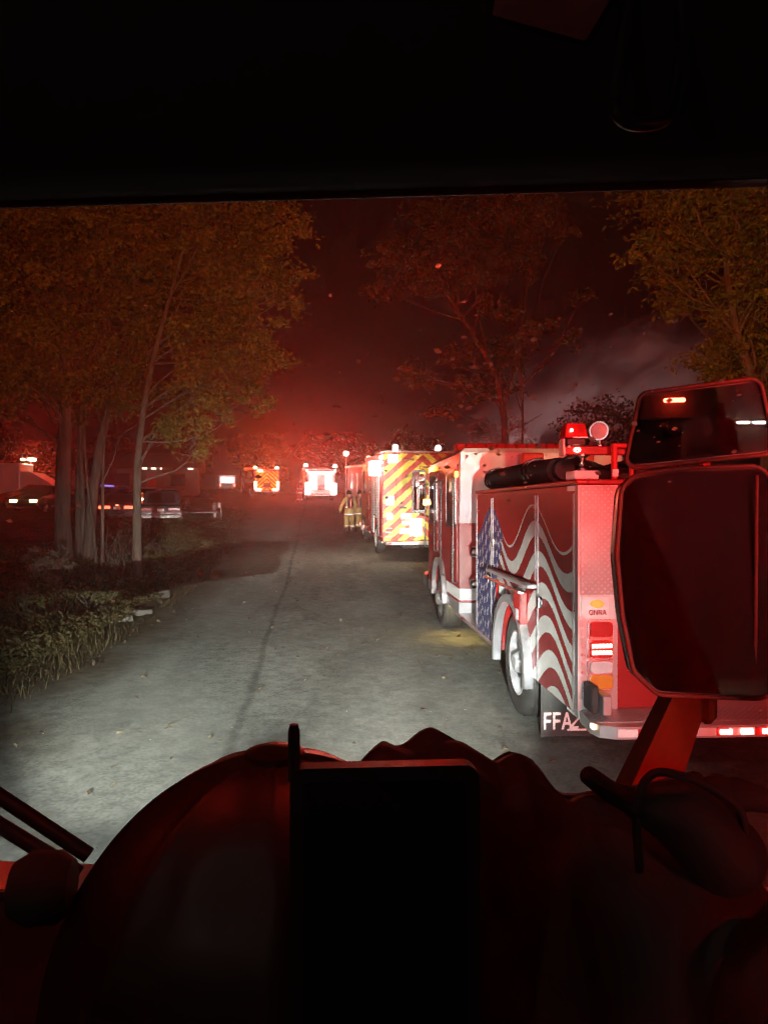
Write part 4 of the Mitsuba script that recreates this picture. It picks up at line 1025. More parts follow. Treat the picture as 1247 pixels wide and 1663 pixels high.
# ------------------------------------------------------------------ vehicles parked on the left
def car(label, M, paint, tail=None, head=None, pickup=False, group=None, bar=None):
    P = thing('parked_car', label, 'car', M=M, group=group)
    W, L = 1.78, 4.6
    put(P, 'body', hull([[x + (.05 if z > .8 else 0) * (1 if x < 1 else -1), y, z] for x in (0, W) for y, z in ((0, .34), (-.03, .62), (.06, .92), (L - .9, .92), (L - .1, .72), (L, .5), (L - .03, .3))]), paint, smooth=25)
    c = [(.35, .92), (.9, 1.40), (2.5, 1.42), (3.35, .92)] if not pickup else [(1.75, .92), (1.95, 1.55), (3.0, 1.55), (3.6, .95)]
    put(P, 'cabin', hull([[x + s * (.06 if z < 1 else .20), y, z - .002] for x, s in ((0, 1), (W, -1)) for y, z in c]), paint, smooth=25)
    (a0, b0), (a1, b1), (a2, b2), (a3, b3) = c
    put(P, 'rear_window', hull([[x, y, z] for x, y, z in ((.26, a0 + (a1 - a0) * .15 - .012, b0 + (b1 - b0) * .15), (W - .26, a0 + (a1 - a0) * .15 - .012, b0 + (b1 - b0) * .15), (.32, a0 + (a1 - a0) * .85 - .012, b0 + (b1 - b0) * .85), (W - .32, a0 + (a1 - a0) * .85 - .012, b0 + (b1 - b0) * .85),
        (.26, a0 + (a1 - a0) * .15 + .02, b0 + (b1 - b0) * .15), (W - .26, a0 + (a1 - a0) * .15 + .02, b0 + (b1 - b0) * .15), (.32, a0 + (a1 - a0) * .85 + .02, b0 + (b1 - b0) * .85), (W - .32, a0 + (a1 - a0) * .85 + .02, b0 + (b1 - b0) * .85))]), 'dark_glass')
    for x0, x1 in ((.05, .12), (W - .12, W - .05)):
        put(P, 'side_window', hull([[x + (0 if z < 1.05 else (.09 if x < 1 else -.09)), y, z] for x in (x0, x1) for y, z in ((a0 + .45, .97), (a1 + .12, b1 - .06), (a2 - .06, b1 - .06), (a3 - .3, .97))]), 'dark_glass')
    put(P, 'bumper', cat(bx(.04, W - .04, -.10, .02, .36, .55, .03)), paint)
    put(P, 'number_plate', bx(W / 2 - .15, W / 2 + .15, -.055, -.04, .68, .80), 'reflective_white')
    for x0, x1 in ((.06, .58), (W - .58, W - .06)):
        mm = bx(x0, x1, -.05, .04, .70, .84, .02)
        if tail:
            lamp(P, 'tail_lamp', mm, tail, weight=.5, bsdf='lens_red')
        else:
            put(P, 'tail_lamp', mm, 'lens_red')
        mm = bx(x0, x0 + .4, L - .1, L + .02, .55, .70, .02)
        if head:
            lamp(P, 'headlamp', mm, head, weight=.2)
        else:
            put(P, 'headlamp', mm, 'lens_clear')
    if bar:
        lamp(P, 'roof_bar', bx(.4, W - .4, 1.6, 1.85, 1.44, 1.53, .02), bar, weight=.2, bsdf='lens_blue')
    for x_, s in ((.0, -1), (W, 1)):
        for y_ in (.85, L - .9):
            wheel(P, x_, y_, .32, .32, s, .2, False, 'steel')
    return P


def on(x, y, yaw=0, pitch=2.0):
    return M_of(x, y, float(elev(x, y)) + .01, yaw, pitch)


mat('car_dark', two({'type': 'principled', 'base_color': rgb(.03, .03, .035), 'roughness': .25, 'clearcoat': .8}))
mat('car_blue', two({'type': 'principled', 'base_color': rgb(.05, .06, .15), 'roughness': .25, 'clearcoat': .8}))
mat('car_silver', two({'type': 'principled', 'base_color': rgb(.42, .42, .43), 'metallic': .4, 'roughness': .3, 'clearcoat': .8}))
cm = car('dark car with its red tail lamps lit, seen between the left trunks', on(-10.95, 34.7, 4), 'car_dark', tail=(9, .5, .25))
lamp(cm, 'brake_lamp', bx(.82, .96, -.062, -.03, .84, .90, .01), (9, 1.2, .5), weight=.05, bsdf='lens_red')
car('dark blue car with a dim blue bar on its roof', on(-12.0, 42.5, 70), 'car_blue', bar=(.25, .3, 1.1))
car('dark pickup parked right of the lit tail lamps', on(-8.6, 33.0, 12), 'car_dark', pickup=True)
car('silver car parked behind the dark pickup', on(-9.2, 41.0, 60), 'car_silver')
car('dark car with yellowish headlamps right of the thick trunk', on(-15.6, 46.0, 172, -2.0), 'car_dark', head=(9, 8, 3.2))
car('reddish parked car beside the ambulance at the far left', on(-15.8, 44.5, 80), 'dark_red_paint')

Am = thing('ambulance', 'pale ambulance side on at the far left under a red beacon', 'ambulance', M=M_of(-18.9, 50.8, float(elev(-20, 51)), 88, 0))
put(Am, 'body', cat(bx(0, 2.1, 2.2, 6.2, .5, 2.7, .06), hull([[x, y, z] for x in (.05, 2.05) for y, z in ((.0, .5), (.0, 1.2), (.9, 1.35), (1.5, 2.1), (2.19, 2.15), (2.19, .5))])), 'white_paint')
put(Am, 'side_stripe', bx(2.101, 2.108, 2.3, 6.1, 1.5, 1.75), 'reflective_red')
lamp(Am, 'lit_strip', bx(2.102, 2.14, .3, 2.2, 1.0, 1.35, .01), (3.0, 3.2, 3.0), weight=.2)
put(Am, 'cab_window', bx(2.051, 2.06, 1.35, 2.1, 1.4, 2.0), 'dark_glass')
for x_, s in ((.0, -1), (2.1, 1)):
    for y_ in (1.0, 5.0):
        wheel(Am, x_, y_, .40, .40, s, .22, False, 'steel')
put(Am, 'beacon_post', tube([[1.9, 2.3, 2.68], [1.9, 2.3, 2.95]], .03, 8), 'steel')
lamp(Am, 'beacon', bx(1.75, 2.05, 2.0, 2.5, 2.95, 3.15, .03), (1300, 40, 20), weight=.6, bsdf='lens_red')
lamp(Am, 'beacon', bx(1.75, 2.05, 2.75, 2.95, 2.98, 3.12, .03), (800, 26, 14), weight=.2, bsdf='lens_red')
for x_, y_ in ((-17.0, 46.5), (-15.0, 45.2)):
    pass

# trailer with mesh sides, at the road's left edge
Tk = thing('utility_trailer', 'low trailer with rusty mesh sides left of the road beyond the dark pickup', 'trailer', M=on(-7.3, 35.2, 8))
put(Tk, 'bed', bx(0, 1.7, 0, 3.2, .45, .52, .01), 'dark_steel')
for x_ in (.0, 1.67):
    put(Tk, 'side_rail', cat([bx(x_, x_ + .03, 0, 3.2, z_, z_ + .035) for z_ in (.56, .8, 1.05)] + [bx(x_ + .001, x_ + .029, y_, y_ + .035, .525, 1.06) for y_ in np.linspace(0, 3.165, 9)]), 'rust')
put(Tk, 'tailgate', cat([bx(.04, 1.66, -.01, .02, z_, z_ + .03) for z_ in np.linspace(.54, 1.15, 7)] + [bx(x_, x_ + .03, -.009, .019, .53, 1.2) for x_ in np.linspace(.04, 1.63, 6)]), 'rust')
wheel(Tk, -.12, 1.6, .33, .32, -1, .2, False, 'steel')
wheel(Tk, 1.82, 1.6, .33, .32, 1, .2, False, 'steel')

# white utility box that leans at the road's edge
Ub = thing('utility_box', 'white leaning utility box at the left edge of the road', 'utility box', M=M_of(-5.85, 37.3, float(elev(-5.85, 37.3)) - .03, 15) @ trimesh.transformations.rotation_matrix(math.radians(-7), [0, 1, 0]))
put(Ub, 'body', bx(-.2, .2, -.15, .15, 0, .92, .03), 'white_paint')
put(Ub, 'lid', hull([[x, y, z] for z, i_ in ((.925, -.025), (.98, .0), (1.03, .08)) for x in (-.2 + i_, .2 - i_) for y in (-.15 + i_, .15 - i_)]), 'white_paint')
put(Ub, 'hasp', bx(.08, .14, -.175, -.151, .35, .75, .005), 'black_plastic')

# ------------------------------------------------------------------ buildings and lamp post
Hm = thing('mobile_home', 'long white mobile home right of the white lit truck', 'mobile home', M=M_of(2.35, 43.5, float(elev(3, 50)) - .25, 5.5, 2.4))
put(Hm, 'wall', bx(0, 4, 0, 15, .0, 2.75), 'siding')
put(Hm, 'roof', hull([[x, y, z] for y in (-.25, 15.25) for x, z in ((-.25, 2.752), (4.25, 2.752), (-.25, 2.83), (4.25, 2.83), (2, 3.35))]), 'white_paint')
for j in range(13):
    put(Hm, 'board', bx(-.018, -.001, .02, 14.98, .12 + j * .2, .305 + j * .2), 'siding')
put(Hm, 'skirting', bx(-.02, -.0015, 0, 15, -.3, .1), 'grey_trim')
for y0 in (1.5, 5.0, 11.5):
    wk = put(Hm, 'window', bx(-.03, -.019, y0, y0 + 1.1, 1.2, 2.2), 'dark_glass')
    put(wk, 'frame', cat(bx(-.045, -.02, y0 - .06, y0, 1.14, 2.26), bx(-.045, -.02, y0 + 1.1, y0 + 1.16, 1.14, 2.26), bx(-.045, -.02, y0, y0 + 1.1, 2.2, 2.26), bx(-.045, -.02, y0, y0 + 1.1, 1.14, 1.2)), 'white_paint')
dk = put(Hm, 'door', bx(-.04, -.019, 8.3, 9.25, .3, 2.3), 'dark_red_paint')
put(dk, 'handle', bx(-.07, -.041, 8.4, 8.5, 1.25, 1.3, .004), 'chrome')
put(Hm, 'step', cat(bx(-.6, -.03, 8.2, 9.4, -.1, .12), bx(-.95, -.6, 8.2, 9.4, -.2, -.02)), 'grey_trim')

Hb = thing('bungalow', 'low bungalow with lit eave lamps behind the parked cars at the left', 'house', M=M_of(-21.5, 70.0, float(elev(-17, 72)) - .1, 8))
put(Hb, 'wall', bx(0, 8.5, 0, 7, 0, 2.6), 'plank')
put(Hb, 'roof', hull([[x, y, z] for x, i_ in ((-.5, 0), (9, 0)) for y, z in ((-.6, 2.602), (7.6, 2.602), (-.6, 2.7), (7.6, 2.7), (3.5, 4.3))]), 'roofing')
for x0 in (1.0, 6.0):
    wk = put(Hb, 'window', bx(x0, x0 + 1.3, -.02, -.001, 1.0, 2.1), 'dark_glass')
    put(wk, 'frame', cat(bx(x0 - .07, x0, -.04, -.002, .93, 2.17), bx(x0 + 1.3, x0 + 1.37, -.04, -.002, .93, 2.17), bx(x0, x0 + 1.3, -.04, -.002, 2.1, 2.17), bx(x0, x0 + 1.3, -.04, -.002, .93, 1.0)), 'plank')
put(Hb, 'door', bx(3.8, 4.7, -.03, -.001, .1, 2.15), 'dark_red_paint')
for x_, w_ in ((3.5, .45), (4.3, .45), (5.1, .18), (7.6, .5)):
    lamp(Hb, 'eave_lamp', bx(x_, x_ + w_, -.80, -.66, 2.50, 2.68, .02), (2.6, 2.3, 1.7), weight=.3)

Lp = thing('street_lamp', 'tall lamp post with a greenish white globe beyond the trucks', 'street lamp', M=M_of(.86, 64.1, float(elev(.86, 64.1)), 0))
put(Lp, 'post', tube([[0, 0, -.1], [0, 0, 2.0], [0, 0, 3.75]], [.07, .055, .045], 10), 'steel', smooth=50)
put(Lp, 'collar', lathe([(.045, 3.7), (.12, 3.78), (.12, 3.82), (0, 3.82)], 'z', (0, 0, 0), 16), 'dark_steel', smooth=40)
lamp(Lp, 'globe', trimesh.creation.icosphere(2, .22).apply_translation([0, 0, 4.04]), (26, 34, 17), weight=.8, smooth=True)

# ------------------------------------------------------------------ people
def chain(man, pts, radii):
    for (a, ra), (b, rb) in zip(zip(pts[:-1], radii[:-1]), zip(pts[1:], radii[1:])):
        s = [m3.Manifold.sphere(float(r), 20).translate(tuple(map(float, p))) for p, r in ((a, ra), (b, rb))]
        man.append(m3.Manifold.batch_hull(s))
    return man


def soften(mans, length, it=8):
    m = m3.Manifold.batch_boolean(mans, m3.OpType.Add).refine_to_length(length).to_mesh()
    t = trimesh.Trimesh(m.vert_properties[:, :3], m.tri_verts, process=True)
    trimesh.smoothing.filter_taubin(t, lamb=.5, nu=.53, iterations=it)
    return t


def firefighter(label, M, step=.0, arm_l=(.0, .0), arm_r=(.0, .0), turn=.0, coat='yellow_cloth', hat='helmet_shell', pack=True, group=None):
    """Stands facing +y. step: left foot forward and knee bent; arm_*: (forward, out) of the hands in metres."""
    P = thing('person', label, 'person', M=M, group=group)
    hipL, hipR = np.array([-.10, 0, .93]), np.array([.10, 0, .93])
    footL, footR = np.array([-.13, step, .09]), np.array([.13, -step * .4, .09])
    kneeL, kneeR = (hipL + footL) / 2 + [0, .06 + step * .3, .0], (hipR + footR) / 2 + [0, .03, 0]
    chest, neck, head = np.array([0, .02, 1.33]), np.array([0, .02, 1.50]), np.array([0, .045, 1.655])
    sh = [np.array([-.19, .01, 1.43]), np.array([.19, .01, 1.43])]
    hands = [np.array([-.27 - arm_l[1], .08 + arm_l[0], .86 + arm_l[0] * .7]), np.array([.27 + arm_r[1], .08 + arm_r[0], .86 + arm_r[0] * .7])]
    elbows = [(s_ + h_) / 2 + [sx * .05, -.06, .0] for s_, h_, sx in zip(sh, hands, (-1, 1))]
    man = []
    for h, k, f in ((hipL, kneeL, footL), (hipR, kneeR, footR)):
        chain(man, [h, k, f], [.095, .062, .045])
        chain(man, [f + [0, -.03, -.04], f + [0, .15, -.05]], [.045, .035])
    chain(man, [[-.07, 0, .95], [.07, 0, .95]], [.12, .12])
    chain(man, [[0, 0, .95], [0, .01, 1.15], chest], [.13, .125, .14])
    chain(man, [sh[0] + [.03, 0, 0], sh[1] - [.03, 0, 0]], [.08, .08])
    chain(man, [chest, neck, head - [0, .01, .08]], [.10, .055, .055])
    ct, st = math.cos(turn), math.sin(turn)
    rot = lambda v: np.array([v[0] * ct - v[1] * st, v[0] * st + v[1] * ct, v[2]])
    man.append(m3.Manifold.sphere(1.0, 28).scale((.077, .097, .115)).translate(tuple(head)))
    chain(man, [head + rot([0, .05, -.06]), head + rot([0, .075, -.085])], [.055, .035])
    chain(man, [head + rot([0, .085, .0]), head + rot([0, .115, -.03])], [.014, .016])
    for s_ in (-1, 1):
        chain(man, [head + rot([s_ * .078, .0, .012]), head + rot([s_ * .082, -.005, -.02])], [.014, .011])
    for s_, e_, h_, sx in zip(sh, elbows, hands, (-1, 1)):
        chain(man, [s_, e_, h_], [.058, .045, .030])
        d = unit(h_ - e_)
        side = unit(np.cross(d, [sx, 0, 0]) + 1e-6)
        palm = h_ + d * .075
        chain(man, [h_ + d * .02 + side * .02, palm + side * .028], [.022, .016])
        chain(man, [h_ + d * .02 - side * .02, palm - side * .028], [.022, .016])
        for q, (o, ln) in enumerate(((-.034, .060), (-.012, .075), (.011, .070), (.033, .055))):
            b0 = palm + side * o
            curl = np.array([-sx * .022, 0, 0])
            chain(man, [b0, b0 + d * ln * .55 + curl * .3, b0 + d * ln + curl], [.0105, .0095, .008])
        chain(man, [h_ + d * .03 + side * .03, h_ + d * .06 + side * .055 - np.array([sx * .012, 0, 0]), h_ + d * .095 + side * .06 - np.array([sx * .02, 0, 0])], [.014, .011, .009])
    put(P, 'body', soften(man, .022, 5), 'skin', smooth=True)
    # clothing, a little larger than the body
    cl = []
    chain(cl, [[-.06, 0, .80], [.06, 0, .80]], [.185, .185])
    chain(cl, [[0, 0, .82], [0, .01, 1.10], chest], [.185, .165, .175])
    chain(cl, [sh[0] + [.02, 0, 0], sh[1] - [.02, 0, 0]], [.105, .105])
    chain(cl, [chest, neck - [0, 0, .02]], [.15, .085])
    for s_, e_, h_ in zip(sh, elbows, hands):
        chain(cl, [s_, e_, h_ + (e_ - h_) * .08], [.095, .078, .068])
    put(P, 'coat', soften(cl, .03, 6), coat, smooth=True)
    tr = []
    chain(tr, [[-.07, 0, .90], [.07, 0, .90]], [.155, .155])
    for h, k, f in ((hipL, kneeL, footL), (hipR, kneeR, footR)):
        chain(tr, [h - [0, 0, .02], k, f + [0, 0, .08]], [.135, .108, .098])
    put(P, 'trousers', soften(tr, .03, 6), coat, smooth=True)
    bt = []
    for f in (footL, footR):
        chain(bt, [f + [0, -.02, .06], f + [0, -.03, -.035]], [.072, .052])
        chain(bt, [f + [0, -.03, -.04], f + [0, .17, -.045]], [.052, .046])
    put(P, 'boots', soften(bt, .03, 4), 'rubber', smooth=True)

    def band(c, r, z, h=.055, sx=1.0):
        m = trimesh.creation.annulus(r - .004, r + .006, h, sections=28)
        m.apply_scale([sx, 1, 1])
        m.apply_translation([c[0], c[1], z])
        return m
    put(P, 'reflective_band', cat(band((0, 0), .192, .74, .06, 1.28)), 'reflective_white', label='pale reflective band round the hem of the coat')
    put(P, 'reflective_band', cat(band((0, .008), .176, 1.06, .06, 1.06)), 'reflective_white')
    for f, k in ((footL, kneeL), (footR, kneeR)):
        t = .25
        c = f + (k - f) * t
        put(P, 'trouser_band', band((c[0], c[1]), .112, c[2] + .02, .05), 'reflective_white')
    hp = lathe([(.0, .150), (.05, .143), (.10, .105), (.122, .05), (.128, .0), (.165, -.03), (.172, -.036), (.165, -.042), (.122, -.012), (0, -.012)], 'z', (0, 0, 0), 30)
    hp.apply_scale([.95, 1.15, 1])
    hp.apply_translation(head + [0, -.01, .045])
    hk = put(P, 'helmet', hp, hat, smooth=40)
    put(hk, 'comb', tube(smooth_line([head + [0, -.13, .10], head + [0, -.01, .202], head + [0, .12, .10]], 5), .012, 6), hat, smooth=True)
    if pack:
        pk = put(P, 'air_tank', lathe([(0, -.26), (.05, -.25), (.085, -.20), (.085, .16), (.05, .23), (.02, .25), (0, .26)], 'z', (0, -.27, 1.27), 20), 'dark_red_paint', smooth=40)
        put(pk, 'back_plate', bx(-.13, .13, -.205, -.175, 1.02, 1.48, .012), 'black_plastic')
        put(pk, 'strap', cat([tube(smooth_line([[s_ * .10, -.17, 1.46], [s_ * .12, -.02, 1.56], [s_ * .12, .14, 1.42], [s_ * .13, .16, 1.15]], 4), .02, 6) for s_ in (-1, 1)]), 'black_plastic', smooth=True)
    else:
        put(P, 'collar', lathe([(.10, 0), (.095, .08), (.085, .09), (.088, 0)], 'z', (0, .015, 1.47), 20), coat, smooth=40)
    return P


firefighter('firefighter in tan gear with pale bands, left one of the pair by the rescue truck', M_of(.60, 33.6, float(elev(.60, 33.6)), 12), step=.05, arm_l=(.1, .12), arm_r=(.05, .02))
firefighter('firefighter with one leg forward, right one of the pair by the rescue truck', M_of(1.08, 34.0, float(elev(1.08, 34.0)), -14), step=.22, arm_r=(.25, .02), turn=-.4)
firefighter('person in dark clothes standing left of the white lit truck', M_of(-2.95, 60.3, float(elev(-2.95, 60.3)), 20), step=.05, coat='dark_red_paint', hat='black_plastic', pack=False)

# ------------------------------------------------------------------ our own truck: cab round the camera, mirror, wipers, light bar
O = thing('fire_truck_cab', 'dark cab round the camera with windscreen, wipers and side mirrors', 'truck cab', M=M_of(0, 0, 0, math.degrees(CAB_YAW)))
XL, XR = -1.92, .76
WS0, WS1 = (.55, 2.316), (1.12, 1.475)          # (y, z) of the windscreen's upper and lower edge
wsy = lambda z: WS0[0] + (WS0[1] - z) * (WS1[0] - WS0[0]) / (WS0[1] - WS1[1])
hp = smooth_line([[0, .535, 2.312], [0, .50, 2.320], [0, .455, 2.362], [0, .40, 2.44], [0, .30, 2.525], [0, .12, 2.575], [0, -.3, 2.59], [0, -1.3, 2.59]], 5)
poly = sg.Polygon([(p[1], p[2]) for p in hp] + [(-1.3, 2.66), (.40, 2.66), (.56, 2.50), (.56, 2.316)])
put(O, 'header_panel', prism(poly, XR - XL, 'yz', XL), 'matte_black', smooth=35, label='black header panel above the windscreen')
put(O, 'windscreen_seal', tube([[XL, .548, 2.314], [XR, .548, 2.314]], .0045, 10), 'mirror_rim', smooth=True)
put(O, 'roof', hull([[x, y, z] for x in (XL - .03, XR + .03) for y, z in ((-1.6, 2.67), (.60, 2.67), (.52, 2.74), (-1.6, 2.76))]), 'red_paint')
v = np.array([[XL, *WS0], [XR, *WS0], [XR, *WS1], [XL, *WS1]])
scene_ws = trimesh.Trimesh(v, [[0, 1, 2], [0, 2, 3]], process=False)
mat('screen_glass', {'type': 'blendbsdf', 'weight': .93, 'a': {'type': 'thindielectric'}, 'b': {'type': 'null'}})
put(O, 'windscreen', scene_ws, 'screen_glass')
put(O, 'dashboard', prism(sg.Polygon([(1.13, 1.47), (.98, 1.475), (.55, 1.46), (.38, 1.44), (.30, 1.36), (.30, .8), (1.13, .8)]), XR - XL, 'yz', XL), 'matte_black')
put(O, 'dash_edge', tube([[XL, 1.085, 1.483], [XR, 1.085, 1.483]], .007, 10), 'black_plastic', smooth=True)
for a, b in ((XL - .06, XL), (XR, XR + .06)):
    put(O, 'pillar', hull([[x, y, z] for x in (a, b) for y, z in ((.50, 2.31), (.60, 2.31), (1.06, 1.46), (1.17, 1.46))]), 'dark_red_paint')
for a, b in ((XL - .05, XL - .002), (XR + .002, XR + .05)):
    dk = put(O, 'door', prism(sg.box(-.75, .75, .98, 2.60).difference(sg.Polygon([(-.6, 1.55), (.88, 1.55), (.42, 2.35), (-.6, 2.35)])).difference(sg.Polygon([(1.0, 1.5), (1.0, 2.65), (.48, 2.65), (.48, 2.4)])), b - a, 'yz', a), 'dark_red_paint')
    put(dk, 'window', hull([[x, y, z] for x in ((a + b) / 2 - .002, (a + b) / 2 + .002) for y, z in ((-.6, 1.55), (.88, 1.55), (.42, 2.35), (-.6, 2.35))]), 'pane')
put(O, 'rear_wall', bx(XL, XR, -1.6, -1.45, .7, 2.6), 'matte_black')
for a in (XL - .05, XR):
    put(O, 'side_wall', bx(a, a + .05, -1.6, -.752, .7, 2.665), 'dark_red_paint')
put(O, 'floor', bx(XL, XR, -1.45, 1.12, .62, .70), 'matte_black')
put(O, 'front_panel', hull([[x, y, z] for x in (XL - .03, XR + .03) for y, z in ((1.135, 1.46), (1.36, 1.40), (1.38, .6), (1.135, .6))]), 'red_paint')
put(O, 'bumper', bx(XL - .03, XR + .03, 1.385, 1.62, .45, .72, .04), 'chrome')
for hx in (-1.5, .45):
    put(O, 'headlamp_bezel', prism(rrect(hx - .16, hx + .16, .90, 1.12, .03).difference(rrect(hx - .13, hx + .13, .93, 1.09, .02)), .03, 'xz', 1.382), 'chrome')
for a in (XL - .1, XR - .2):
    wheel(O, a if a < 0 else XR + .04, .4, .52, .52, -1 if a < 0 else 1, .3)
put(O, 'seat', cat(bx(-.25, .25, -.75, -.2, .95, 1.12, .05), bx(-.25, .25, -.85, -.72, 1.05, 1.75, .05)), 'dark_cloth')
# light bar on the roof, in front of its edge
lbk = put(O, 'light_bar', bx(-1.75, .55, -.44, -.14, 2.765, 2.80, .01), 'black_plastic')
for k in range(6):
    x_ = -1.72 + k * .376
    md = put(lbk, 'module', bx(x_, x_ + .34, -.43, -.155, 2.803, 2.90, .012), 'lens_red')
    if k in (4, 5):
        lamp(md, 'lens', trimesh.Trimesh([[x_ + .02, -.15, 2.81], [x_ + .32, -.15, 2.81], [x_ + .32, -.15, 2.89], [x_ + .02, -.15, 2.89]], [[0, 2, 1], [0, 3, 2]], process=False), RED_BAR, bsdf='lens_red', boost=1.6)
for k in range(2):
    x_ = -1.4 + k * .5
    md = put(O, 'scene_lamp', bx(x_, x_ + .34, -1.3, -1.055, 2.765, 2.90, .012), 'black_plastic')  # added warm fill, set back on the roof to light the trees
    lamp(md, 'lens', trimesh.Trimesh([[x_ + .02, -1.05, 2.81], [x_ + .32, -1.05, 2.81], [x_ + .32, -1.05, 2.89], [x_ + .02, -1.05, 2.89]], [[0, 2, 1], [0, 3, 2]], process=False), WARM_TREE_FILL, bsdf='lens_clear')

# added fills: red lamps for windscreen flecks, a warm lamp for the cab
for k, x_ in enumerate((-1.75, -1.0, -.5, .0, .55)):
    lamp(O, 'fleck_fill_lamp', bx(x_ - .05, x_ + .05, .60, .622, 2.385, 2.405, .005), FLECK_FILL, bsdf='lens_red', boost=12)
lamp(O, 'cab_fill_lamp', lathe([(0, 0), (.03, 0), (.03, -.012), (0, -.014)], 'z', (-.55, -.62, 2.588), 20), CAB_FILL, bsdf='lens_red', boost=6)

# grime and dried drops on the windscreen
rng = np.random.default_rng(17)
C, N, D, S = [], [], [], []
for _ in range(380):
    if rng.uniform() < .72:
        x_, z_ = rng.normal(.02, .11), 2.165 + rng.normal() * .035
    else:
        x_, z_ = rng.uniform(-.5, .55), rng.uniform(1.75, 2.27)
    C.append([x_, wsy(z_) + .002, z_])
    N.append(unit(np.array([0, .8, .6]) + rng.normal(size=3) * .1))
    D.append([rng.normal() * .3 + 1, 0, rng.normal() * .3])
    S.append(.0020 + .0058 * rng.uniform() ** 3)
mat('grime', {'type': 'principledthin', 'base_color': rgb(.8, .7, .62), 'roughness': .8, 'diff_trans': 1.5, 'spec_trans': 0.0, 'eta': 1.3})
put(O, 'grime_flecks', leaf_mesh(np.array(C), np.array(N), np.array(D), np.array(S), .7, .05), 'grime', kind='stuff', label='flecks of grime on the windscreen')

MATS[O] = np.eye(4)      # what follows is placed in the world's axes
# added plates before the headlamps, shaped to shadow the road's left side
for hx, a_r, a_l, s_r, s_l in ((-1.5, -.017, -.22, -.038, -.056), (.45, -.110, -.34, -.037, -.054)):
    p, d = np.array(CAB_AT(hx, 1.42, 1.0)), .6
    pts = [[p[0] + a * (d + o), p[1] + d + o, p[2] + sl * (d + o)] for o in (-.004, .004) for a, sl in ((a_r, s_r), (a_l, s_l), (a_r, -.010), (a_l, -.012))]
    gk = put(O, 'shadow_plate', hull(pts), 'black_plastic')
    e = np.array([p[0] + a_l * d, p[1] + d, p[2] - .02])
    put(gk, 'post', tube(smooth_line([e, e + [-.16, -.02, 0], e + [-.33, -.08, -.01], e + [-.37, -.12, -.10], e + [-.37, -.18, -.34], e + [-.34, -.50, -.38]], 4), .008, 6), 'black_plastic', smooth=True)

# side mirror on its arm
def to_uv(px_pts, cx=.68, cz=1.95):
    return [(x - cx, z - cz) for x, z in px_pts]


def mirror(P, name, outline, center, normal, r, thick, convex=0.0, label=None):
    n_ = unit(np.array(normal, float))
    u_ = unit(np.cross(np.array([0, 0, 1.0]), n_))
    u_ = u_ if u_[0] > 0 else -u_
    w_ = np.cross(u_, n_)
    w_ = w_ if w_[2] > 0 else -w_
    pl = sg.Polygon(outline).buffer(-r).buffer(r, quad_segs=10)
    Mx = np.eye(4)
    Mx[:3, 0], Mx[:3, 1], Mx[:3, 2], Mx[:3, 3] = u_, w_, n_, center
    flip = np.linalg.det(Mx[:3, :3]) < 0

    def place(m):
        m = m.copy()
        m.apply_transform(Mx)
        return m
    outer, inner = pl, pl.buffer(-.010)
    back = []
    for k, (d, o) in enumerate(((0, 0), (-thick * .35, -.004), (-thick * .75, -.03), (-thick, -.07))):
        q = pl.buffer(o)
        ring = np.array([q.exterior.interpolate(t, normalized=True).coords[0] for t in np.linspace(0, 1, 90, endpoint=False)])
        back.append(np.c_[ring, np.full(90, d)])
    hs = put(P, name, place(trimesh.convex.convex_hull(np.vstack(back[0:] + [back[0] * [1, 1, 0] + [0, 0, -.001]]))), 'black_plastic', smooth=40, label=label)
    rim = np.array([outer.buffer(-.003).exterior.interpolate(t, normalized=True).coords[0] for t in np.linspace(0, 1, 121)])
    put(hs, 'rim', place(tube(np.c_[rim, np.full(len(rim), .003)], 0.0042, 8, cap=False)), 'mirror_rim', smooth=True)
    x0, y0, x1, y1 = inner.bounds
    g = trimesh.creation.extrude_polygon(inner, .002, engine='earcut')
    if convex > 0:
        # a slightly domed glass: a grid clipped to the outline
        X, Y = np.meshgrid(np.linspace(x0, x1, 70), np.linspace(y0, y1, 60))
        from scipy.spatial import Delaunay
        ins = inner.buffer(-.001)
        pts = np.array([(a, b) for a, b in zip(X.ravel(), Y.ravel()) if ins.contains(sg.Point(a, b))] + [inner.exterior.interpolate(t, normalized=True).coords[0] for t in np.linspace(0, 1, 200, endpoint=False)])
        tri = [t for t in Delaunay(pts).simplices if inner.buffer(1e-4).contains(sg.Point(pts[t].mean(0)))]
        c_ = np.array([(x0 + x1) / 2, (y0 + y1) / 2])
        zz = .004 - ((pts - c_) ** 2).sum(1) / (2 * convex) + ((np.array([x1, y1]) - c_) ** 2).sum() / (2 * convex)
        g = trimesh.Trimesh(np.c_[pts, zz], np.array(tri), process=False)
        if g.face_normals[:, 2].mean() < 0:
            g.invert()
        put(hs, 'glass', place(g), 'mirror_glass', smooth=True)
    else:
        g.apply_translation([0, 0, .0015])
        put(hs, 'glass', place(g), 'mirror_glass')
    return hs


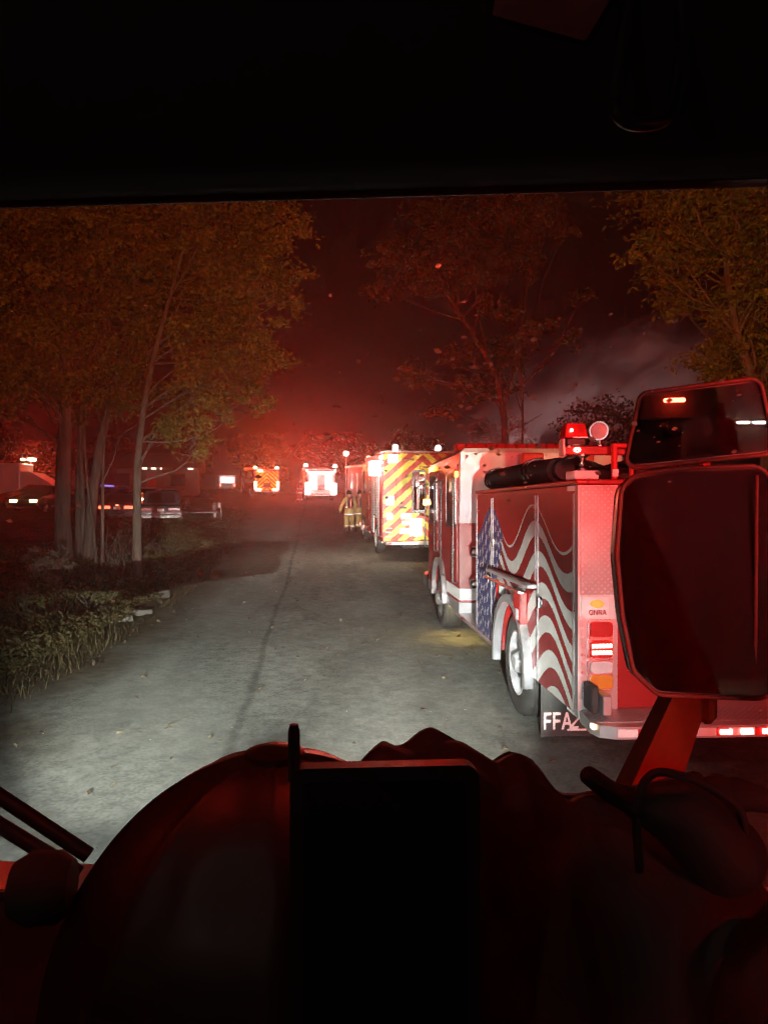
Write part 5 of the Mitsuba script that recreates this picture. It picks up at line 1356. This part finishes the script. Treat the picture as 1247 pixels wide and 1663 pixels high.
def pxz(*pts):
    return [(round(.0903 + (a - 623.5) * .001164 - .68, 4), round(2.08 - (b - 823) * .001167 - 1.95, 4)) for a, b in pts]
MAIN = [(-.1455, .1685), (-.1164, .1941), (-.0349, .2058), (.1362, .2128), (.1537, .2035), (.1537, -.2341), (.1281, -.2376), (-.0815, -.2259), (-.1281, -.1816), (-.1478, -.0766), (-.1572, .0401)]
UPPER = [(-.1071, .3436), (.0989, .3669), (.1141, .3552), (.1397, .2327), (.1327, .2210), (-.1304, .1942), (-.1362, .2035)]
MC = np.array([.68, 1.36, 1.95])
to_cam = unit(EYE - MC)
sm = put(O, 'mirror_arm', cat(hull([[x, y, z] for x, y, z in ((.50, 1.37, 1.42), (.615, 1.37, 1.42), (.50, 1.44, 1.42), (.615, 1.44, 1.42), (.655, 1.38, 1.735), (.725, 1.38, 1.735), (.655, 1.43, 1.735), (.725, 1.43, 1.735))]), bx(.70, .735, 1.37, 1.43, 1.66, 1.75, .012)), 'arm_paint', smooth=30, label='thick red mirror arm')
mirror(O, 'side_mirror', MAIN, MC, to_cam * .5 + unit([.50, -1.0, .0]) * .5, .04, .09, label='large rounded main mirror on the right')
MU = np.array([.68, 1.358, 1.955])
mirror(O, 'side_mirror', UPPER, MU, unit(EYE - np.array([.69, 1.358, 2.23])) * .5 + unit([.08, -1.0, .05]) * .5, .022, .07, convex=1.6, label='upper tapered mirror on the right')
put(O, 'mirror_seam', tube([[.793, 1.352, 1.75], [.795, 1.352, 2.14]], .0035, 6), 'mirror_rim', smooth=True)

# wipers parked at the left
def wiper(P, a, b, r, blade):
    a, b = np.array(a), np.array(b)
    k = put(P, 'wiper', tube([a, (a + b) / 2 + [0, .006, .004], b], [r, r * .9, r * .7], 8), 'black_plastic', smooth=True)
    if blade:
        d = unit(b - a)
        put(k, 'blade', tube([a + d * .06 + [0, .012, -.010], b + [0, .012, -.012]], .004, 6), 'rubber', smooth=True)
        put(k, 'joint', tube([a + d * .19, a + d * .215], .013, 8), 'black_plastic')
    return k


wiper(O, [-.384, 1.172, 1.538], [-.888, 1.095, 1.936], .0125, False)
wiper(O, [-.397, 1.167, 1.512], [-.95, 1.095, 1.915], .0125, True)

# ------------------------------------------------------------------ things on the dashboard and the header
Hh = thing('helmet', 'round ribbed fire helmet lying on the dashboard below the road', 'helmet', M=M_of(-.055, .665, 1.475, 4))
u_, v_ = np.meshgrid(np.linspace(0, 2 * np.pi, 120, endpoint=False), np.linspace(0, np.pi / 2, 36), indexing='ij')
def dome(rx, ry, rz_, z0, ribs=8, amp=.035):
    tt, ph = u_, v_
    k = 1 + amp * np.exp(-(((tt * ribs / (2 * np.pi) + .5) % 1 - .5) / .10) ** 2) * np.sin(ph * 1.0) ** .7
    V_ = np.stack([rx * np.cos(tt) * np.sin(ph) * k, ry * np.sin(tt) * np.sin(ph) * k, z0 + rz_ * np.cos(ph) * (k * .4 + .6)], -1)
    n_, m_ = u_.shape
    i_, j_ = np.meshgrid(np.arange(n_), np.arange(m_ - 1), indexing='ij')
    a_ = (i_ * m_ + j_).ravel()
    b_ = (((i_ + 1) % n_) * m_ + j_).ravel()
    return trimesh.Trimesh(V_.reshape(-1, 3), np.vstack([np.stack([a_, a_ + 1, b_ + 1], 1), np.stack([a_, b_ + 1, b_], 1)]), process=False)


put(Hh, 'shell', dome(.200, .150, .270, .115), 'helmet_shell', smooth=True)
aa = np.linspace(0, 2 * np.pi, 90, endpoint=False)
brim = []
for r_, z_ in ((.95, .135), (1.08, .112), (1.20, .095), (1.205, .088), (1.08, .100), (.94, .120)):
    brim.append(np.stack([.195 * r_ * np.cos(aa), .150 * r_ * np.sin(aa) * (1 + .10 * (np.sin(aa) < 0)), np.full(90, z_) - .02 * (np.sin(aa) < 0) * -np.sin(aa) * (r_ > 1)], 1))
Vb = np.stack(brim, 1).reshape(-1, 3)
i_, j_ = np.meshgrid(np.arange(90), np.arange(6), indexing='ij')
q0, q1, q2, q3 = i_ * 6 + j_, i_ * 6 + (j_ + 1) % 6, ((i_ + 1) % 90) * 6 + (j_ + 1) % 6, ((i_ + 1) % 90) * 6 + j_
put(Hh, 'brim', trimesh.Trimesh(Vb, np.vstack([np.stack([q0.ravel(), q2.ravel(), q1.ravel()], 1), np.stack([q0.ravel(), q3.ravel(), q2.ravel()], 1)]), process=False), 'helmet_shell', smooth=40)
put(Hh, 'crown_button', lathe([(.03, .374), (.026, .386), (.012, .391), (0, .392)], 'z', (0, 0, 0), 24), 'helmet_shell', smooth=40)
for t_ in (-2.35, -1.85, -1.3, -.8):
    pts = []
    for ph, hw in ((1.15, .055), (1.42, .085)):
        for s_ in (-1, 1):
            tt = t_ + s_ * hw * 1.7
            pts += [[.197 * np.cos(tt) * np.sin(ph) * e_, .152 * np.sin(tt) * np.sin(ph) * e_, .115 + .270 * np.cos(ph) * e_] for e_ in (.99, 1.03)]
    put(Hh, 'sticker', hull(pts), 'matte_black', label='dark trapezoid sticker')
put(Hh, 'liner', hull([[.15 * np.cos(a_), .11 * np.sin(a_), z_] for a_ in np.linspace(0, 6.28, 24) for z_ in (.0, .11)]), 'matte_black')
put(Hh, 'visor_knob', lathe([(0, -.022), (.022, -.021), (.029, -.008), (.029, .015), (.021, .026), (0, .027)], 'x', (-.196, -.012, .283), 24), 'matte_black', smooth=40, label='black knob at the left of the helmet')

Dv = thing('handheld_terminal', 'flat dark terminal with a stub post in front of the helmet', 'terminal')
sc_ = prism(rrect(-.031, .097, 1.62, 1.905, .010), .013, 'xz', .494)
put(Dv, 'case', sc_, 'black_plastic', smooth=40)
put(Dv, 'screen', prism(rrect(-.022, .088, 1.635, 1.896, .004), .001, 'xz', .4925), 'dark_glass')
put(Dv, 'stub_post', tube([[-.0285, .5005, 1.895], [-.0285, .5005, 1.928], [-.0285, .5005, 1.933]], [.0042, .0042, .0028], 10), 'black_plastic', smooth=40)
put(Dv, 'stalk', tube([[.033, .513, 1.80], [.033, .545, 1.70], [.03, .55, 1.45]], .009, 8), 'black_plastic', smooth=True)

# bundled coat on the right half of the dashboard: a heap of folded cloth
def heap(x0, x1, y0, y1, hf, n=150):
    X, Y = np.meshgrid(np.linspace(x0, x1, n), np.linspace(y0, y1, int(n * (y1 - y0) / (x1 - x0)) + 2))
    Z = hf(X, Y)
    m_, k_ = X.shape
    top = np.stack([X, Y, Z], -1).reshape(-1, 3)
    bot = top.copy()
    bot[:, 2] = 1.472
    i_, j_ = np.meshgrid(np.arange(m_ - 1), np.arange(k_ - 1), indexing='ij')
    a_ = (i_ * k_ + j_).ravel()
    f = [np.stack([a_, a_ + 1, a_ + k_ + 1], 1), np.stack([a_, a_ + k_ + 1, a_ + k_], 1)]
    N_ = len(top)
    loop = list(range(k_)) + [r * k_ + k_ - 1 for r in range(1, m_)] + [(m_ - 1) * k_ + c for c in range(k_ - 2, -1, -1)] + [r * k_ for r in range(m_ - 2, 0, -1)]
    sd = []
    for p, q in zip(loop, loop[1:] + loop[:1]):
        sd += [(p, p + N_, q + N_), (p, q + N_, q)]
    return trimesh.Trimesh(np.vstack([top, bot]), np.vstack(f + [np.array(sd)]), process=False)


def coat_h(X, Y):
    crest = np.interp(X, [-.02, .02, .045, .07, .095, .12, .14, .155, .175, .20, .22, .25, .28, .32, .36, .40, .50, .60], [1.72, 1.83, 1.850, 1.855, 1.858, 1.846, 1.834, 1.824, 1.828, 1.82, 1.80, 1.795, 1.79, 1.775, 1.755, 1.72, 1.62, 1.52])
    yc = .66 + .05 * np.sin(X * 9)
    fall = np.exp(-np.abs((Y - yc) / .155) ** 2.6)
    z = 1.475 + (crest - 1.475) * fall
    # folds
    d = X * .8 + .35 * (Y - .6) + .03 * np.sin(Y * 16)
    z = z + fall * (.010 * np.sin(d * 70) * np.clip(np.sin(X * 13 + 1), 0, 1) + .006 * np.sin((X - Y * .7) * 55 + 1.0))
    z = z + fall * .03 * (meshkit.fbm(np.stack([X * 9, Y * 9, X * 0], -1), 4, 6) - .5)
    w1 = meshkit.fbm(np.stack([X * 5, Y * 5, X * 0 + 2], -1), 3, 16)
    z = z + fall * (.012 * np.abs(np.sin((X * .9 + Y * .5 + .22 * w1) * 60)) ** 3 * (w1 > .35) * np.clip((w1 - .35) * 6, 0, 1) - .006 * np.clip(np.sin((X * .4 - Y + .3 * w1) * 75), 0, 1))
    edge = np.clip(np.minimum(X + .03, .61 - X) / .05, 0, 1) * np.clip(np.minimum(Y - .40, .92 - Y) / .06, 0, 1)
    return 1.474 + (z - 1.474) * edge


Ct = thing('turnout_coat', 'dark bundled firefighting coat heaped on the right half of the dashboard', 'coat')
put(Ct, 'cloth', heap(-.03, .61, .40, .92, coat_h, 260), 'coat_cloth', smooth=True)

Gl = thing('glove', 'dark work glove lying on the coat with a thumb pointing left', 'glove')
gm_ = []
chain(gm_, [[.175, .60, 1.868], [.195, .60, 1.853], [.215, .60, 1.845]], [.008, .009, .012])
chain(gm_, [[.215, .60, 1.845], [.255, .60, 1.835], [.29, .60, 1.80]], [.014, .030, .034])
for k_, (dx, dz) in enumerate(((.012, .042), (.030, .036), (.046, .026), (.058, .010))):
    chain(gm_, [[.255 + dx * .6, .60 + .004 * k_, 1.835 + dz * .3], [.255 + dx * 1.2, .61 + .004 * k_, 1.832 + dz * .55], [.262 + dx * 1.7, .625, 1.825 + dz * .4]], [.013, .011, .009])
gl_ = soften(gm_, .006, 6)
gl_.apply_translation([.035, 0, -.012])
put(Gl, None, gl_, 'coat_cloth', smooth=True)

Cl = thing('cord', 'dark looped cord standing up over the glove at the right', 'cord')
put(Cl, None, tube(smooth_line([[.248, .59, 1.78], [.246, .59, 1.835], [.257, .585, 1.862], [.282, .58, 1.861], [.310, .58, 1.848], [.328, .58, 1.832], [.334, .58, 1.80], [.332, .585, 1.765]], 8), .0036, 8), 'coat_cloth', smooth=True)

Bg = thing('bag', 'dark rounded bag beside the coat at the lower right', 'bag')
bg = trimesh.creation.icosphere(4, 1)
vv = bg.vertices
vv = vv * (1 + .10 * (meshkit.fbm(vv * 2.2 + 5, 4, 2)[:, None] - .5) * 2)
bg.vertices = vv * [.10, .085, .15] + [.375, .575, 1.592]
put(Bg, 'body', bg, 'coat_cloth', smooth=True)
put(Bg, 'strap', tube(smooth_line([[.30, .53, 1.67], [.33, .50, 1.72], [.38, .49, 1.738], [.43, .51, 1.69]], 6), .008, 8), 'dark_cloth', smooth=True)

Pp = thing('paper', 'pale sheet of paper tucked into the header panel above the windscreen', 'paper', M=M_of(0, 0, 0, math.degrees(CAB_YAW)))
def header_y(z):
    return float(np.interp(z, hp[:, 2][:26], hp[:, 1][:26]))
pv = []
for px_, pz_ in ((.034, 2.372), (.090, 2.360), (.112, 2.390), (.040, 2.402)):
    pv.append([px_, header_y(pz_) - .004, pz_])
pv = np.array(pv)
nn = unit(np.cross(pv[1] - pv[0], pv[3] - pv[0]))
put(Pp, None, hull(np.vstack([pv, pv + nn * .0006])), 'paper')

Cb = thing('carabiner', 'black carabiner hanging from the header panel at the upper right', 'carabiner', M=M_of(-.012, .0, .0, 0))
ring_ = [[.186, .425, 2.385], [.180, .425, 2.350], [.1755, .425, 2.318], [.181, .425, 2.3065], [.196, .425, 2.3055], [.2085, .425, 2.312], [.2145, .425, 2.335], [.2165, .425, 2.36], [.212, .425, 2.385], [.20, .425, 2.396], [.186, .425, 2.385]]
put(Cb, 'frame', tube(smooth_line(ring_, 7), .0042, 10), 'carabiner_metal', smooth=True)
put(Cb, 'gate_sleeve', tube([[.2125, .425, 2.326], [.2165, .425, 2.352]], .0056, 10), 'carabiner_metal', smooth=True)
put(Cb, 'loop', tube(smooth_line([[.196, .425, 2.392], [.200, .42, 2.41], [.204, .40, 2.46]], 5), .005, 8), 'dark_cloth', smooth=True)
mat('carabiner_metal', two({'type': 'principled', 'base_color': rgb(.06, .055, .055), 'metallic': .7, 'roughness': .22}))

# ------------------------------------------------------------------ the engine that follows us, seen only in the mirrors
Q = thing('fire_engine', 'fire engine standing behind us, seen only as a reflection in the mirrors', 'fire engine', M=M_of(2.6, -11.5, 0, 0))
put(Q, 'cab', hull([[x, y, z] for x in (0, 2.4) for y, z in ((-3, .5), (-3, 2.95), (-.5, 2.95), (-.05, 2.1), (0, .5))]), 'dark_red_paint')
put(Q, 'body', bx(0, 2.4, -8, -3.05, .5, 2.6), 'dark_red_paint')
put(Q, 'grille', cat([bx(.6, 1.8, .002, .03, .9 + k * .07, .94 + k * .07) for k in range(8)]), 'chrome')
put(Q, 'bumper', bx(-.05, 2.45, .002, .4, .4, .75, .04), 'chrome')
put(Q, 'windscreen', hull([[x, y, z] for x in (.15, 2.25) for y, z in ((-.072, 2.05), (-.46, 2.82), (-.03, 2.05), (-.42, 2.85))]), 'dark_glass')
for x_ in (.2, 1.95):
    q = put(Q, 'headlamp', bx(x_, x_ + .25, .002, .035, .95, 1.15, .01), 'chrome')
    lamp(q, 'lens', trimesh.Trimesh([[x_ + .02, .04, .97], [x_ + .23, .04, .97], [x_ + .23, .04, 1.13], [x_ + .02, .04, 1.13]], [[0, 2, 1], [0, 3, 2]], process=False), REAR_HEADLAMP)
for x_ in (.0, .8, 1.6):
    q = put(Q, 'roof_beacon', bx(x_ + .1, x_ + .7, -.9, -.705, 2.96, 3.1, .02), 'lens_red')
    lamp(q, 'lens', trimesh.Trimesh([[x_ + .12, -.70, 2.97], [x_ + .68, -.70, 2.97], [x_ + .68, -.70, 3.09], [x_ + .12, -.70, 3.09]], [[0, 2, 1], [0, 3, 2]], process=False), REAR_RED, bsdf='lens_red')
for a_, s_ in ((-.01, -1), (2.41, 1)):
    for y_ in (-1.6, -6.2):
        wheel(Q, a_, y_, .5, .5, s_, .3)

# ------------------------------------------------------------------ smoke drifting behind the flag engine, and the hazy air
nx, ny, nz = 72, 28, 52
gx, gy, gz = np.meshgrid(np.linspace(0, 1, nx), np.linspace(0, 1, ny), np.linspace(0, 1, nz), indexing='ij')
X, Y, Z = 5.0 + gx * 17, 36 + gy * 8, 2.5 + gz * 10.5
pts = np.stack([X * .42, Y * .42, Z * .42 - .2 * X], -1)
f1 = meshkit.fbm(pts, 5, 4)
f2 = meshkit.fbm(pts * 2.7 + 9, 4, 8)
f3 = meshkit.fbm(pts * .8 + 31, 3, 15)
mid = 4.4 + .40 * (X - 5.5) + 4.5 * (f3 - .5)
half = 1.2 + .13 * (X - 5)
den = np.exp(-((Z - mid) / half) ** 2 * 1.3) * np.clip((f1 * .55 + f2 * .45 - .40) * 4.2, 0, 1) ** 1.3
edge = np.ones_like(den)
for g in (gx, gy, gz):
    edge *= np.clip(np.minimum(g, 1 - g) / .16, 0, 1)
den = (den * edge + HAZE / .35 * 0).astype(np.float32)
scene['smoke_air'] = {'type': 'heterogeneous', 'albedo': {'type': 'constvolume', 'value': rgb(.93, .93, .93)}, 'scale': .42,
                      'sigma_t': {'type': 'gridvolume', 'grid': mi.VolumeGrid(np.ascontiguousarray(den.transpose(2, 1, 0))[..., None]), 'filter_type': 'trilinear',
                                  'to_world': T4().translate([5.0, 36, 2.5]).scale([17, 8, 10.5])}}
labels['smoke'] = {'label': 'grey smoke drifting up to the right behind the flag engine', 'category': 'smoke', 'kind': 'stuff'}
scene['smoke'] = {'type': 'cube', 'to_world': T4().translate([13.5, 40, 7.75]).scale([8.5, 4, 5.25]), 'bsdf': {'type': 'null'},
                  'interior': {'type': 'ref', 'id': 'smoke_air'}, 'exterior': {'type': 'ref', 'id': 'air'}}
# hidden lamp added behind the flag engine to light the smoke
Wl = thing('smoke_fill_lamp', 'unseen fill lamp on a tripod, added behind the flag engine for the smoke', 'work lamp', M=M_of(12.6, 34.0, float(elev(12.6, 34)), 0))
put(Wl, 'tripod', cat([tube([[0, 0, 1.3], [.5 * math.cos(a_), .5 * math.sin(a_), 0]], .015, 6) for a_ in (0, 2.1, 4.2)] + [tube([[0, 0, 1.2], [0, 0, 2.0]], .02, 6)]), 'dark_steel')
put(Wl, 'head', bx(-.2, .2, -.06, .05, 2.0, 2.3, .02), 'black_plastic')
lamp(Wl, 'lens', hull([[x_, y_, z_] for x_ in (-.18, .18) for y_, z_ in ((.052, 2.02), (.052, 2.28), (.075, 2.27))]), (1700, 1650, 1700), weight=.6)
labels['haze'] = {'label': 'thin red lit smoke haze hanging over the road', 'category': 'haze', 'kind': 'stuff'}
scene['haze'] = {'type': 'cube', 'to_world': T4().translate([0, 200, 8.5]).scale([312, 312, 12.0]), 'bsdf': {'type': 'null'}, 'interior': {'type': 'ref', 'id': 'air'}}
